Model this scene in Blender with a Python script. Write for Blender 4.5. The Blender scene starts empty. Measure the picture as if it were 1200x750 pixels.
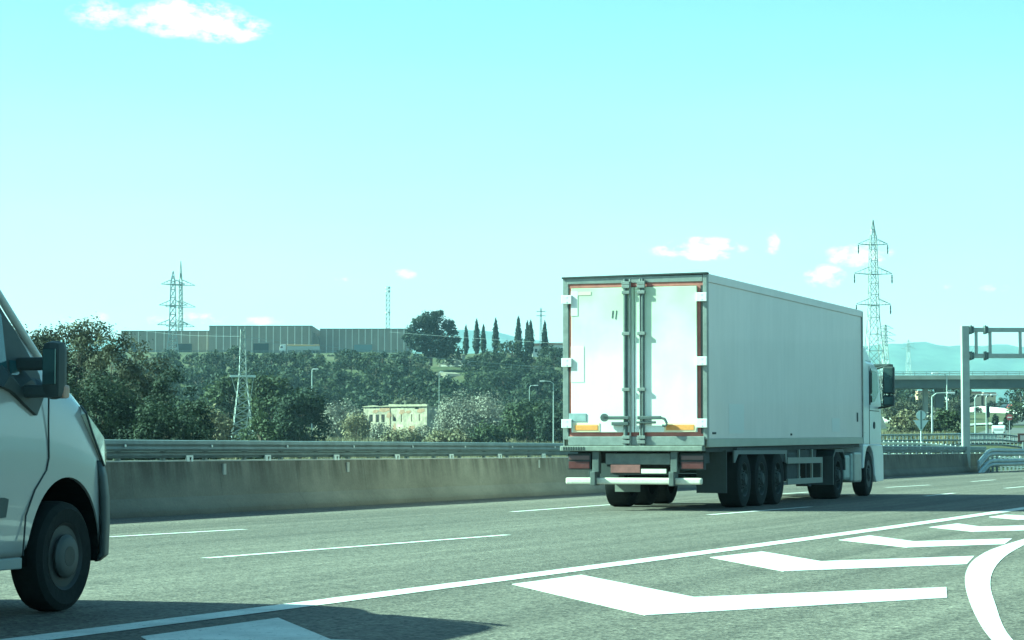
import bpy, bmesh, math, random
import numpy as np
from mathutils import Vector, Matrix
R = math.radians
sc = bpy.context.scene
COL = sc.collection
random.seed(7)

# ---------------------------------------------------------------- camera
F, HZ, CH = 2872.0, 527.0, 1.03           # focal length and horizon in photo pixels, eye height in metres
PITCH = math.atan((HZ - 375) / F)
cam_d = bpy.data.cameras.new('camera')
cam = bpy.data.objects.new('camera', cam_d)
COL.objects.link(cam)
cam.location = (0, 0, CH)
cam.rotation_euler = (math.pi / 2 + PITCH, 0, 0)
cam_d.sensor_width = 36
cam_d.lens = F / 1200 * 36
cam_d.clip_start = 0.5
cam_d.clip_end = 30000
sc.camera = cam
# ---------------------------------------------------------------- light, sky, exposure
SUN_EL, SUN_AZ = 36.0, -88.0
AZR = R(SUN_AZ)
sun_d = bpy.data.lights.new('sun', 'SUN')
sun_d.energy = 5.0
sun_d.angle = R(0.55)
sun_d.color = (1.0, 0.95, 0.80)
sun = bpy.data.objects.new('sun', sun_d)
COL.objects.link(sun)
to_sun = Vector((math.sin(AZR) * math.cos(R(SUN_EL)), math.cos(AZR) * math.cos(R(SUN_EL)), math.sin(R(SUN_EL))))
sun.rotation_euler = to_sun.to_track_quat('Z', 'Y').to_euler()
vs = sc.view_settings
vs.view_transform = 'Standard'
vs.look = 'None'
vs.gamma = 1
vs.use_curve_mapping = False
vs.exposure = 1.98
vs.use_white_balance = True              # the photograph's cyan-green white balance
vs.white_balance_temperature = 4900
vs.white_balance_tint = -46

world = bpy.data.worlds.new('World')
sc.world = world
world.use_nodes = True
wn = world.node_tree
bgn = wn.nodes['Background']
bgn.inputs[1].default_value = 0.05
sky = wn.nodes.new('ShaderNodeTexSky')
sky.sky_type = 'NISHITA'
sky.sun_disc = False
sky.sun_elevation = R(SUN_EL)
sky.sun_rotation = R(SUN_AZ % 360)
sky.air_density = 1.0
sky.dust_density = 1.3
sky.ozone_density = 2.0

# small clouds, laid out by compass direction in the sky texture: azimuth, elevation, half sizes (degrees), strength
def wnode(t, **k):
    n = wn.nodes.new(t)
    for a, b in k.items():
        setattr(n, a, b)
    return n
def wmath(op, a, b=None, clamp=False):
    n = wnode('ShaderNodeMath', operation=op, use_clamp=clamp)
    for i, v in enumerate((a, b)):
        if v is None: continue
        if isinstance(v, (int, float)): n.inputs[i].default_value = v
        else: wn.links.new(v, n.inputs[i])
    return n.outputs[0]
tc = wnode('ShaderNodeTexCoord')
sep = wnode('ShaderNodeSeparateXYZ')
wn.links.new(tc.outputs['Generated'], sep.inputs[0])
az = wmath('MULTIPLY', wmath('ARCTAN2', sep.outputs[0], sep.outputs[1]), 57.2958)
el = wmath('MULTIPLY', wmath('ARCSINE', sep.outputs[2]), 57.2958)
noi = wnode('ShaderNodeTexNoise')
noi.inputs['Scale'].default_value = 105
noi.inputs['Detail'].default_value = 8
noi.inputs['Roughness'].default_value = 0.62
mp = wnode('ShaderNodeMapping')
mp.inputs['Scale'].default_value = (1, 1, 1.9)
wn.links.new(tc.outputs['Generated'], mp.inputs[0])
wn.links.new(mp.outputs[0], noi.inputs[0])
CLOUDS = [(-7.6, 9.95, 1.6, .52, 1.1), (-6.7, 9.75, 1.2, .4, 1.0), (-9.6, 10.0, .9, .4, .55), (4.5, 4.68, 1.15, .33, 1.15), (3.9, 4.6, .9, .22, .9),
          (6.06, 4.78, .25, .33, .8), (7.3, 4.02, .6, .33, 1.0), (8.1, 4.5, .95, .36, .95), (-2.52, 4.1, .36, .16, .9),
          (-1.2, 3.62, .3, .12, .5), (-4.0, 3.97, .28, .12, .5), (-7.2, 3.05, 1.3, .2, .6), (-8.4, 3.0, .5, .16, .5),
          (-5.9, 3.0, .8, .15, .5), (-10.0, 3.05, .9, .2, .6), (11.2, 3.7, .5, .14, .5), (10.0, 3.75, .4, .12, .4),
          (-14.5, 8.2, 2.5, .7, .8), (17, 6.5, 3.0, .8, .9), (22, 12, 4, 1.3, .9), (-24, 14, 5, 1.6, .9), (5, 16, 4, 1.0, .9)]
acc = None
for (a, e, ra, re, st) in CLOUDS:
    dx = wmath('DIVIDE', wmath('SUBTRACT', az, a), ra)
    dy = wmath('DIVIDE', wmath('SUBTRACT', el, e), re)
    d2 = wmath('ADD', wmath('MULTIPLY', dx, dx), wmath('MULTIPLY', dy, dy))
    m = wmath('MULTIPLY', wmath('SUBTRACT', 1.0, d2, True), st)
    acc = m if acc is None else wmath('MAXIMUM', acc, m)
nz = wmath('MULTIPLY', wmath('SUBTRACT', noi.outputs[0], 0.5), 5.0)
cl = wmath('MULTIPLY', wmath('ADD', wmath('MULTIPLY', acc, 1.0), wmath('MULTIPLY', nz, wmath('MINIMUM', wmath('MULTIPLY', acc, 1.7), .9))), 0.9, True)
n2 = wnode('ShaderNodeTexNoise')
n2.inputs['Scale'].default_value = 5.5
n2.inputs['Detail'].default_value = 5
mp2 = wnode('ShaderNodeMapping')
mp2.inputs['Scale'].default_value = (1, 1, 4.5)
wn.links.new(tc.outputs['Generated'], mp2.inputs[0])
wn.links.new(mp2.outputs[0], n2.inputs[0])
veil = wmath('MULTIPLY', wmath('SUBTRACT', n2.outputs[0], 0.5, True), 0.35, True)
cl = wmath('MAXIMUM', cl, veil)
thin = wmath('MULTIPLY', wmath('SUBTRACT', .41, wmath('MULTIPLY', el, .033), True), wmath('ADD', .75, wmath('MULTIPLY', n2.outputs[0], .5)))   # thin high cloud, thicker towards the horizon
cl = wmath('MAXIMUM', cl, thin)
mixc = wnode('ShaderNodeMix', data_type='RGBA')
wn.links.new(cl, mixc.inputs[0])
wn.links.new(sky.outputs[0], mixc.inputs[6])
mixc.inputs[7].default_value = (11.5, 8.6, 8.0, 1)
wn.links.new(mixc.outputs[2], bgn.inputs[0])

sc.cycles.max_bounces = 5
sc.cycles.diffuse_bounces = 2
sc.cycles.glossy_bounces = 2
sc.cycles.transmission_bounces = 3
sc.cycles.volume_bounces = 1
sc.cycles.transparent_max_bounces = 8

# ---------------------------------------------------------------- frames
def ray(px, py):
    u, v = (px - 600) / F, (375 - py) / F
    cp, sp = math.cos(PITCH), math.sin(PITCH)
    return Vector((u, cp - v * sp, sp + v * cp))
def G(px, py, z=0.0):                     # where a line of sight meets the ground plane
    r = ray(px, py)
    k = (z - CH) / r.z
    return Vector((r.x * k, r.y * k, z))
def AT(px, py, Y):                        # a point at distance Y
    r = ray(px, py)
    return Vector((r.x * Y / r.y, Y, CH + r.z * Y / r.y))
HEAD = R(19.7)                            # heading of the motorway
D = Vector((math.sin(HEAD), math.cos(HEAD), 0))
N = Vector((math.cos(HEAD), -math.sin(HEAD), 0))
def ST(s, t, z=0.0):
    return D * s + N * t + Vector((0, 0, z))

# ---------------------------------------------------------------- materials
MATS = {}
def mat(name, col, rough=0.6, metal=0.0, noise=None, bump=None, spec=0.5, coat=0.0, emit=None):
    """noise: list of (scale, amount, stretch) that vary the colour; bump: (scale, strength, stretch)"""
    if name in MATS: return MATS[name]
    m = bpy.data.materials.new(name)
    m.use_nodes = True
    nt = m.node_tree
    b = nt.nodes['Principled BSDF']
    b.inputs['Base Color'].default_value = (*col, 1)
    b.inputs['Roughness'].default_value = rough
    b.inputs['Metallic'].default_value = metal
    b.inputs['Specular IOR Level'].default_value = spec
    b.inputs['Coat Weight'].default_value = coat
    if noise:
        t = nt.nodes.new('ShaderNodeTexCoord')
        prev = None
        for sc_, amt, st in noise:
            mpn = nt.nodes.new('ShaderNodeMapping')
            mpn.inputs['Scale'].default_value = st
            nt.links.new(t.outputs['Object'], mpn.inputs[0])
            n = nt.nodes.new('ShaderNodeTexNoise')
            n.inputs['Scale'].default_value = sc_
            n.inputs['Detail'].default_value = 5
            n.inputs['Roughness'].default_value = 0.65
            nt.links.new(mpn.outputs[0], n.inputs[0])
            mr = nt.nodes.new('ShaderNodeMapRange')
            mr.inputs[1].default_value = 0.3
            mr.inputs[2].default_value = 0.7
            mr.inputs[3].default_value = 1 - amt
            mr.inputs[4].default_value = 1 + amt
            nt.links.new(n.outputs[0], mr.inputs[0])
            o = mr.outputs[0]
            if prev is not None:
                mu = nt.nodes.new('ShaderNodeMath'); mu.operation = 'MULTIPLY'
                nt.links.new(prev, mu.inputs[0]); nt.links.new(o, mu.inputs[1]); o = mu.outputs[0]
            prev = o
        vm = nt.nodes.new('ShaderNodeVectorMath'); vm.operation = 'SCALE'
        vm.inputs[0].default_value = col
        nt.links.new(prev, vm.inputs['Scale'])
        nt.links.new(vm.outputs[0], b.inputs['Base Color'])
    if bump:
        t = nt.nodes.new('ShaderNodeTexCoord')
        mpn = nt.nodes.new('ShaderNodeMapping')
        mpn.inputs['Scale'].default_value = bump[2]
        nt.links.new(t.outputs['Object'], mpn.inputs[0])
        n = nt.nodes.new('ShaderNodeTexNoise')
        n.inputs['Scale'].default_value = bump[0]
        n.inputs['Detail'].default_value = 3
        nt.links.new(mpn.outputs[0], n.inputs[0])
        bp = nt.nodes.new('ShaderNodeBump')
        bp.inputs['Strength'].default_value = bump[1]
        bp.inputs['Distance'].default_value = 0.02
        nt.links.new(n.outputs[0], bp.inputs['Height'])
        nt.links.new(bp.outputs[0], b.inputs['Normal'])
    MATS[name] = m
    return m
I3 = (1, 1, 1)

def asphalt_mat(name, base, streak):
    m = bpy.data.materials.new(name); m.use_nodes = True
    nt = m.node_tree; b = nt.nodes['Principled BSDF']
    L = nt.links.new
    def nd(t, **k):
        n = nt.nodes.new(t)
        for a, c in k.items(): setattr(n, a, c)
        return n
    tcn = nd('ShaderNodeTexCoord')
    def noise(scale, stretch=I3, detail=4, rough=.6):
        mp_ = nd('ShaderNodeMapping'); mp_.inputs['Scale'].default_value = stretch
        L(tcn.outputs['Object'], mp_.inputs[0])
        n = nd('ShaderNodeTexNoise'); n.inputs['Scale'].default_value = scale
        n.inputs['Detail'].default_value = detail; n.inputs['Roughness'].default_value = rough
        L(mp_.outputs[0], n.inputs[0]); return n.outputs[0]
    def rng(x, a, c, lo, hi):
        r = nd('ShaderNodeMapRange'); L(x, r.inputs[0])
        for i, v in enumerate((a, c, lo, hi)): r.inputs[i + 1].default_value = v
        return r.outputs[0]
    def mul(x, y):
        r = nd('ShaderNodeMath', operation='MULTIPLY'); L(x, r.inputs[0]); L(y, r.inputs[1]); return r.outputs[0]
    v = nd('ShaderNodeTexVoronoi'); v.inputs['Scale'].default_value = 38
    L(tcn.outputs['Object'], v.inputs[0])
    cr = nd('ShaderNodeSeparateColor'); L(v.outputs['Color'], cr.inputs[0])
    f1 = rng(cr.outputs[0], 0, 1, 0.40, 1.62)               # the stones of the surfacing
    v2 = nd('ShaderNodeTexVoronoi'); v2.inputs['Scale'].default_value = 13
    L(tcn.outputs['Object'], v2.inputs[0])
    cr2 = nd('ShaderNodeSeparateColor'); L(v2.outputs['Color'], cr2.inputs[0])
    f1b = rng(cr2.outputs[1], 0, 1, 0.90, 1.10)
    f2 = rng(noise(.35), .3, .7, .95, 1.05)
    f3 = rng(noise(.55, (1.5, .012, 1), 3), .36, .64, 1 - streak, 1 + streak * .7)   # wheel tracks along the lanes
    f4 = rng(noise(2.6, (1.5, .02, 1), 3), .35, .65, 1 - streak * .7, 1 + streak * .5)
    f = mul(mul(mul(f1, f1b), f2), mul(f3, f4))
    # fine cracks
    nv = nd('ShaderNodeTexVoronoi', feature='DISTANCE_TO_EDGE'); nv.inputs['Scale'].default_value = .22
    mpw = nd('ShaderNodeVectorMath', operation='ADD')
    nw = nd('ShaderNodeTexNoise'); nw.inputs['Scale'].default_value = 1.2; nw.inputs['Detail'].default_value = 6
    L(tcn.outputs['Object'], nw.inputs[0]); L(tcn.outputs['Object'], mpw.inputs[0]); L(nw.outputs['Color'], mpw.inputs[1])
    L(mpw.outputs[0], nv.inputs[0])
    ck = rng(nv.outputs[0], 0.0, 0.0035, 0.55, 1.0)
    f = mul(f, ck)
    sc_ = nd('ShaderNodeVectorMath', operation='SCALE'); sc_.inputs[0].default_value = base
    L(f, sc_.inputs['Scale']); L(sc_.outputs[0], b.inputs['Base Color'])
    b.inputs['Roughness'].default_value = .82
    b.inputs['Specular IOR Level'].default_value = .35
    bp = nd('ShaderNodeBump'); bp.inputs['Strength'].default_value = .6; bp.inputs['Distance'].default_value = .012
    L(v.outputs['Distance'], bp.inputs['Height']); L(bp.outputs[0], b.inputs['Normal'])
    return m

def concrete_mat(name, base, streak_dark=.5):
    m = bpy.data.materials.new(name); m.use_nodes = True
    nt = m.node_tree; b = nt.nodes['Principled BSDF']; L = nt.links.new
    tcn = nt.nodes.new('ShaderNodeTexCoord')
    def noise(scale, stretch, detail=6):
        mp_ = nt.nodes.new('ShaderNodeMapping'); mp_.inputs['Scale'].default_value = stretch
        L(tcn.outputs['Object'], mp_.inputs[0])
        n = nt.nodes.new('ShaderNodeTexNoise'); n.inputs['Scale'].default_value = scale
        n.inputs['Detail'].default_value = detail; n.inputs['Roughness'].default_value = .65
        L(mp_.outputs[0], n.inputs[0]); return n.outputs[0]
    def rng(x, a, c, lo, hi):
        r = nt.nodes.new('ShaderNodeMapRange'); L(x, r.inputs[0])
        for i, v in enumerate((a, c, lo, hi)): r.inputs[i + 1].default_value = v
        return r.outputs[0]
    def op(o, x, y):
        r = nt.nodes.new('ShaderNodeMath'); r.operation = o
        for i, v in enumerate((x, y)):
            if isinstance(v, (int, float)): r.inputs[i].default_value = v
            else: L(v, r.inputs[i])
        return r.outputs[0]
    sp = nt.nodes.new('ShaderNodeSeparateXYZ'); L(tcn.outputs['Object'], sp.inputs[0])
    run = rng(noise(3.2, (1, 1, .12)), .38, .62, 1 - streak_dark, 1.15)     # dirt that has run down from the top
    top = rng(sp.outputs[2], .35, .85, 0, 1)
    mixr = op('ADD', op('MULTIPLY', run, top), op('SUBTRACT', 1.0, top))
    blot = rng(noise(.9, (1, .45, 1)), .35, .7, .72, 1.12)
    big = rng(noise(.07, (1, 1, 1), 2), .4, .6, .7, 1.15)
    fine = rng(noise(26, (1, 1, 1)), .3, .7, .88, 1.1)
    foot = rng(sp.outputs[2], .0, .16, .6, 1)
    if name == 'stained_concrete':           # paler middle stretch, darker towards its two ends
        wv = op('ADD', sp.outputs[1], op('MULTIPLY', noise(.35, (1, 1, 1.5)), 14.0))
        g1 = rng(wv, 66, 84, .72, 1.16); g2 = rng(wv, 112, 120, 1.0, .62)
        big = op('MULTIPLY', g1, g2)
    f = op('MULTIPLY', op('MULTIPLY', op('MULTIPLY', mixr, blot), op('MULTIPLY', big, fine)), foot)
    s_ = nt.nodes.new('ShaderNodeVectorMath'); s_.operation = 'SCALE'; s_.inputs[0].default_value = base
    L(f, s_.inputs['Scale']); L(s_.outputs[0], b.inputs['Base Color'])
    b.inputs['Roughness'].default_value = .9
    b.inputs['Specular IOR Level'].default_value = .2
    return m

def leaf_mat(name, c1, c2, transl=.25):
    m = bpy.data.materials.new(name); m.use_nodes = True
    nt = m.node_tree; b = nt.nodes['Principled BSDF']; L = nt.links.new
    at = nt.nodes.new('ShaderNodeAttribute'); at.attribute_name = 'tone'
    oi = nt.nodes.new('ShaderNodeObjectInfo')
    ad = nt.nodes.new('ShaderNodeMath'); ad.operation = 'MULTIPLY_ADD'
    L(oi.outputs['Random'], ad.inputs[0]); ad.inputs[1].default_value = .35
    L(at.outputs['Fac'], ad.inputs[2])
    mx = nt.nodes.new('ShaderNodeMix'); mx.data_type = 'RGBA'
    L(ad.outputs[0], mx.inputs[0])
    mx.inputs[6].default_value = (*c1, 1); mx.inputs[7].default_value = (*c2, 1)
    L(mx.outputs[2], b.inputs['Base Color'])
    b.inputs['Roughness'].default_value = .75
    b.inputs['Specular IOR Level'].default_value = .25
    tr = nt.nodes.new('ShaderNodeBsdfTranslucent'); L(mx.outputs[2], tr.inputs[0])
    ms = nt.nodes.new('ShaderNodeMixShader'); ms.inputs[0].default_value = transl
    L(b.outputs[0], ms.inputs[1]); L(tr.outputs[0], ms.inputs[2])
    L(ms.outputs[0], nt.nodes['Material Output'].inputs[0])
    return m

# ---------------------------------------------------------------- mesh helpers
class MB:
    def __init__(s): s.v = []; s.f = []
    def add(s, vs_, fs):
        o = len(s.v); s.v += [tuple(p) for p in vs_]; s.f += [tuple(i + o for i in f) for f in fs]; return s
    def box(s, x0, x1, y0, y1, z0, z1, bev=0):
        if bev <= 0:
            p = [(x, y, z) for z in (z0, z1) for y in (y0, y1) for x in (x0, x1)]
            return s.add(p, [(0, 2, 3, 1), (4, 5, 7, 6), (0, 1, 5, 4), (2, 6, 7, 3), (0, 4, 6, 2), (1, 3, 7, 5)])
        bm = bmesh.new()
        bmesh.ops.create_cube(bm, size=1)
        for v in bm.verts:
            v.co = Vector(((x0 + x1) / 2 + v.co.x * (x1 - x0), (y0 + y1) / 2 + v.co.y * (y1 - y0), (z0 + z1) / 2 + v.co.z * (z1 - z0)))
        bmesh.ops.bevel(bm, geom=bm.edges[:], offset=bev, segments=2, profile=.6, affect='EDGES')
        bm.verts.index_update()
        s.add([v.co[:] for v in bm.verts], [[v.index for v in f.verts] for f in bm.faces]); bm.free(); return s
    def tube(s, a, b, r, r2=None, n=6, cap=True):
        a, b = Vector(a), Vector(b); r2 = r if r2 is None else r2
        d = (b - a)
        if d.length < 1e-6: return s
        d.normalize()
        u = d.cross(Vector((0, 0, 1)) if abs(d.z) < .9 else Vector((1, 0, 0))).normalized(); w = d.cross(u)
        p = []
        for c, rr in ((a, r), (b, r2)):
            for i in range(n):
                t = 2 * math.pi * (i + .5) / n
                p.append(c + u * math.cos(t) * rr + w * math.sin(t) * rr)
        fs = [(i, (i + 1) % n, n + (i + 1) % n, n + i) for i in range(n)]
        if cap: fs += [tuple(range(n))[::-1], tuple(range(n, 2 * n))]
        return s.add(p, fs)
    def path(s, pts, r, n=6):
        for a, b in zip(pts[:-1], pts[1:]): s.tube(a, b, r, n=n)
        return s
    def prism(s, poly, lo, hi, axis='x'):
        """poly of 2-D points extruded along axis; the points are the two other coordinates in order"""
        n = len(poly); p = []
        for c in (lo, hi):
            for a, b in poly:
                p.append({'x': (c, a, b), 'y': (a, c, b), 'z': (a, b, c)}[axis])
        return s.add(p, [tuple(range(n))[::-1], tuple(range(n, 2 * n))] + [(i, (i + 1) % n, n + (i + 1) % n, n + i) for i in range(n)])
    def lathe(s, prof, c=(0, 0, 0), n=28, axis='x'):
        p = []; m = len(prof)
        for i in range(n):
            t = 2 * math.pi * i / n
            for r_, a in prof:
                q = {'x': (a, math.cos(t) * r_, math.sin(t) * r_), 'z': (math.cos(t) * r_, math.sin(t) * r_, a), 'y': (math.cos(t) * r_, a, math.sin(t) * r_)}[axis]
                p.append((q[0] + c[0], q[1] + c[1], q[2] + c[2]))
        fs = [(i * m + j, ((i + 1) % n) * m + j, ((i + 1) % n) * m + j + 1, i * m + j + 1) for i in range(n) for j in range(m - 1)]
        return s.add(p, fs)
    def map(s, fn):
        s.v = [tuple(fn(*p)) for p in s.v]; return s
    def build(s, name, m, parent=None, smooth=False, bevel=0):
        me = bpy.data.meshes.new(name)
        me.from_pydata(s.v, [], s.f)
        bm = bmesh.new(); bm.from_mesh(me); bmesh.ops.recalc_face_normals(bm, faces=bm.faces[:]); bm.to_mesh(me); bm.free()
        me.materials.append(m)
        if smooth:
            for p in me.polygons: p.use_smooth = True
            try: me.set_sharp_from_angle(angle=R(38))
            except Exception: pass
        o = bpy.data.objects.new(name, me)
        COL.objects.link(o)
        if parent: o.parent = parent
        if bevel:
            bv = o.modifiers.new('bevel', 'BEVEL'); bv.width = bevel; bv.segments = 2; bv.limit_method = 'ANGLE'; bv.angle_limit = R(40)
        return o
def tag(o, label=None, cat=None, group=None, kind=None):
    if label: o['label'] = label
    if cat: o['category'] = cat
    if group: o['group'] = group
    if kind: o['kind'] = kind
    return o
def thing(name, label, cat, loc=(0, 0, 0), rz=0.0, group=None):
    o = bpy.data.objects.new(name, None); COL.objects.link(o)
    o.location = loc; o.rotation_euler = (0, 0, rz); o.empty_display_size = .3
    return tag(o, label, cat, group)
def kids(o): return [c for c in bpy.data.objects if c.parent == o]
def dup(root, loc, rz, label, group=None, scale=None):
    def cp(o, par):
        c = o.copy(); COL.objects.link(c)
        if par: c.parent = par
        for k in kids(o): cp(k, c)
        return c
    r = cp(root, None); r.location = loc; r.rotation_euler = (0, 0, rz); r['label'] = label
    if group: r['group'] = group
    if scale: r.scale = scale
    return r

# ---------------------------------------------------------------- terrain
def sst(a, b, x):
    t = np.clip((x - a) / (b - a), 0, 1); return t * t * (3 - 2 * t)
LZ = ([0, 30, 60, 150, 250, 350, 450, 550, 600, 650, 700, 760, 860, 900, 930, 950, 1500, 3000, 4500, 9000],
      [-.3, -1.2, -2, -2, -.8, 1.2, 3, 5.2, 9, 16, 24, 29.5, 33.2, 36, 37.8, 38.0, 37, 40, 45, 45])
RZ = ([0, 60, 105, 120, 135, 165, 200, 300, 400, 480, 560, 700, 800, 1500, 3000, 4500, 9000],
      [-.4, -.6, -.4, 0, .35, 1.2, 1.6, 2.2, 3.7, 6.0, 9.2, 13.7, 16, 26, 40, 45, 45])
def terrain(X, Y):
    X = np.asarray(X, float); Y = np.asarray(Y, float)
    rr = np.hypot(X, Y)
    u = X / np.maximum(np.abs(Y), 1.0)
    u = np.where(Y > 0, u, np.sign(X) * 2)
    zl = np.interp(rr, *LZ); zr = np.interp(rr, *RZ)
    k = sst(.03, .13, u)
    z = zl * (1 - k) + zr * k
    t = X * N.x + Y * N.y; s = X * D.x + Y * D.y
    w = sst(18.7, 26, -t)
    w = np.maximum(w, sst(420, 700, s))
    w = w * np.where(s < -60, 0.3, 1)
    z = z + .35 * np.sin(X * .11 + 1.3) * np.sin(Y * .083) * sst(26, 60, -t) * sst(60, 140, rr)
    return z * w - .05 * (1 - w)
def th(X, Y): return float(terrain(X, Y))

M_grass = None
def ground_material():
    m = bpy.data.materials.new('dry_grass_ground'); m.use_nodes = True
    nt = m.node_tree; b = nt.nodes['Principled BSDF']; L = nt.links.new
    t = nt.nodes.new('ShaderNodeTexCoord')
    n = nt.nodes.new('ShaderNodeTexNoise'); n.inputs['Scale'].default_value = .05; n.inputs['Detail'].default_value = 9
    n.inputs['Roughness'].default_value = .7
    L(t.outputs['Object'], n.inputs[0])
    r = nt.nodes.new('ShaderNodeValToRGB'); L(n.outputs[0], r.inputs[0])
    e = r.color_ramp.elements
    e[0].position = .36; e[0].color = (.035, .042, .022, 1)
    e[1].position = .66; e[1].color = (.10, .092, .055, 1)
    e2 = r.color_ramp.elements.new(.5); e2.color = (.07, .075, .038, 1)
    L(r.outputs[0], b.inputs['Base Color']); b.inputs['Roughness'].default_value = .95
    b.inputs['Specular IOR Level'].default_value = .1
    return m
def build_ground():
    na, radii = 360, [0, 4, 8, 12] + list(np.geomspace(16, 8600, 150))
    # finer in the directions the photograph looks at
    a1 = np.linspace(-16, 18, 180, endpoint=False); a2 = np.linspace(18, 344, 120, endpoint=False)
    ang = np.radians(np.concatenate([a1, a2]))
    V = []; Fc = []
    for r_ in radii:
        X = r_ * np.sin(ang); Y = r_ * np.cos(ang); Z = terrain(X, Y)
        V += list(zip(X.tolist(), Y.tolist(), Z.tolist()))
    n = len(ang)
    for i in range(len(radii) - 1):
        for j in range(n):
            k = (j + 1) % n
            Fc.append((i * n + j, i * n + k, (i + 1) * n + k, (i + 1) * n + j))
    mb = MB(); mb.v = V; mb.f = Fc
    me = bpy.data.meshes.new('ground'); me.from_pydata(V, [], Fc)
    me.materials.append(ground_material())
    for p in me.polygons: p.use_smooth = True
    o = bpy.data.objects.new('ground', me); COL.objects.link(o)
    bm = bmesh.new(); bm.from_mesh(me); bmesh.ops.remove_doubles(bm, verts=bm.verts[:], dist=.001)
    bmesh.ops.recalc_face_normals(bm, faces=bm.faces[:]); bm.to_mesh(me); bm.free()
    if sum(p.normal.z for p in me.polygons) < 0: me.flip_normals()
    tag(o, kind='structure')
build_ground()

def build_hills():
    def ridge(a):
        px = 600 + F * math.tan(R(a))
        y = np.interp(px, [0, 450, 490, 530, 570, 600, 650, 760, 900, 1040, 1080, 1120, 1160, 1200, 1400], [398, 396, 386, 384, 388, 396, 402, 400, 404, 406, 403, 405, 405, 408, 400])
        return (HZ - y) / F
    V = []; Fc = []
    angs = np.linspace(-50, 60, 420); rads = [5200, 5600, 6000, 6350, 6700, 7200, 8000]
    prof = [0, .35, .72, 1.0, .95, .6, 0]
    rnd = np.random.RandomState(5)
    wob = [sum(math.sin(a * k + p) * w for k, p, w in ((.9, 1, .03), (2.7, 2, .03), (7.1, 3, .02), (17, 1, .012), (31, 4, .008))) for a in angs]
    for i, (r_, h) in enumerate(zip(rads, prof)):
        for j, a in enumerate(angs):
            top = ridge(a) * 6350 * (1 + wob[j] * .35)
            z = 42 + (top - 42) * h
            if 0 < h < 1: z += 16 * math.sin(a * 5 + i * 2) * math.sin(a * 1.7 + i) + rnd.uniform(-5, 5)
            V.append((r_ * math.sin(R(a)), r_ * math.cos(R(a)), z - (6 if h == 0 else 0)))
    n = len(angs)
    for i in range(len(rads) - 1):
        for j in range(n - 1): Fc.append((i * n + j, i * n + j + 1, (i + 1) * n + j + 1, (i + 1) * n + j))
    mb = MB(); mb.v = V; mb.f = Fc
    o = mb.build('hills', mat('hill_scrub', (.06, .085, .06), .95, noise=[(.004, .35, I3), (.02, .25, I3)], spec=.1), smooth=True)
    if sum(p.normal.z for p in o.data.polygons) < 0: o.data.flip_normals()
    tag(o, kind='structure')
build_hills()

# ---------------------------------------------------------------- road and paint
M_asph = asphalt_mat('asphalt', (.101, .089, .072), .27)
M_paint = mat('road_paint', (.72, .70, .66), .75, noise=[(9, .09, I3), (60, .10, I3)], bump=(60, .2, I3))
def worn_paint():
    m = bpy.data.materials.new('worn_road_paint'); m.use_nodes = True
    nt = m.node_tree; b = nt.nodes['Principled BSDF']; L = nt.links.new
    t = nt.nodes.new('ShaderNodeTexCoord')
    n = nt.nodes.new('ShaderNodeTexNoise'); n.inputs['Scale'].default_value = 22; n.inputs['Detail'].default_value = 8; n.inputs['Roughness'].default_value = .75
    L(t.outputs['Object'], n.inputs[0])
    r = nt.nodes.new('ShaderNodeValToRGB'); L(n.outputs[0], r.inputs[0])
    r.color_ramp.elements[0].position = .375; r.color_ramp.elements[0].color = (.17, .165, .15, 1)
    r.color_ramp.elements[1].position = .42; r.color_ramp.elements[1].color = (.56, .54, .50, 1)
    n3 = nt.nodes.new('ShaderNodeTexNoise'); n3.inputs['Scale'].default_value = 3; n3.inputs['Detail'].default_value = 4
    L(t.outputs['Object'], n3.inputs[0])
    mr = nt.nodes.new('ShaderNodeMapRange'); L(n3.outputs[0], mr.inputs[0])
    mr.inputs[1].default_value = .3; mr.inputs[2].default_value = .7; mr.inputs[3].default_value = .74; mr.inputs[4].default_value = 1.12
    sc_ = nt.nodes.new('ShaderNodeVectorMath'); sc_.operation = 'SCALE'
    L(r.outputs[0], sc_.inputs[0]); L(mr.outputs[0], sc_.inputs['Scale'])
    L(sc_.outputs[0], b.inputs['Base Color']); b.inputs['Roughness'].default_value = .8
    return m
M_paint = worn_paint()
def road_sheet(name, corners_st, z, m):
    mb = MB()
    (s0, s1, t0, t1) = corners_st
    ns = max(1, int((s1 - s0) / 20)); 
    for i in range(ns):
        a = s0 + (s1 - s0) * i / ns; b = s0 + (s1 - s0) * (i + 1) / ns
        mb.add([(t0, a, z), (t1, a, z), (t1, b, z), (t0, b, z)], [(0, 1, 2, 3)])
    o = mb.build(name, m); o.rotation_euler = (0, 0, -HEAD)
    if o.data.polygons[0].normal.z < 0: o.data.flip_normals()
    return tag(o, kind='structure')
road_sheet('road', (-80, 420, -18.2, 24), 0.0, M_asph)

def paint_poly(name, pts, label, cat='road marking', group='', z=.004):
    """a thin layer of paint, 3 mm thick, its outline given on the ground"""
    c = sum((Vector(p) for p in pts), Vector()) / len(pts)
    mb = MB(); q = [(p[0] - c.x, p[1] - c.y) for p in pts]
    n = len(q)
    mb.add([(x, y, z) for x, y in q] + [(x, y, z - .003) for x, y in q], [tuple(range(n))] + [(i, n + i, n + (i + 1) % n, (i + 1) % n) for i in range(n)])
    o = mb.build(name, M_paint); o.location = (c.x, c.y, 0)
    if o.data.polygons[0].normal.z < 0: o.data.flip_normals()
    o['kind'] = 'structure'
    return o
def strip(pts, w):
    """outline of a line of width w along ground points"""
    L_, R_ = [], []
    for i, p in enumerate(pts):
        a = pts[max(0, i - 1)]; b = pts[min(len(pts) - 1, i + 1)]
        d = (b - a).normalized(); nn = Vector((d.y, -d.x, 0))
        L_.append(p - nn * w / 2); R_.append(p + nn * w / 2)
    return L_ + R_[::-1]
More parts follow.
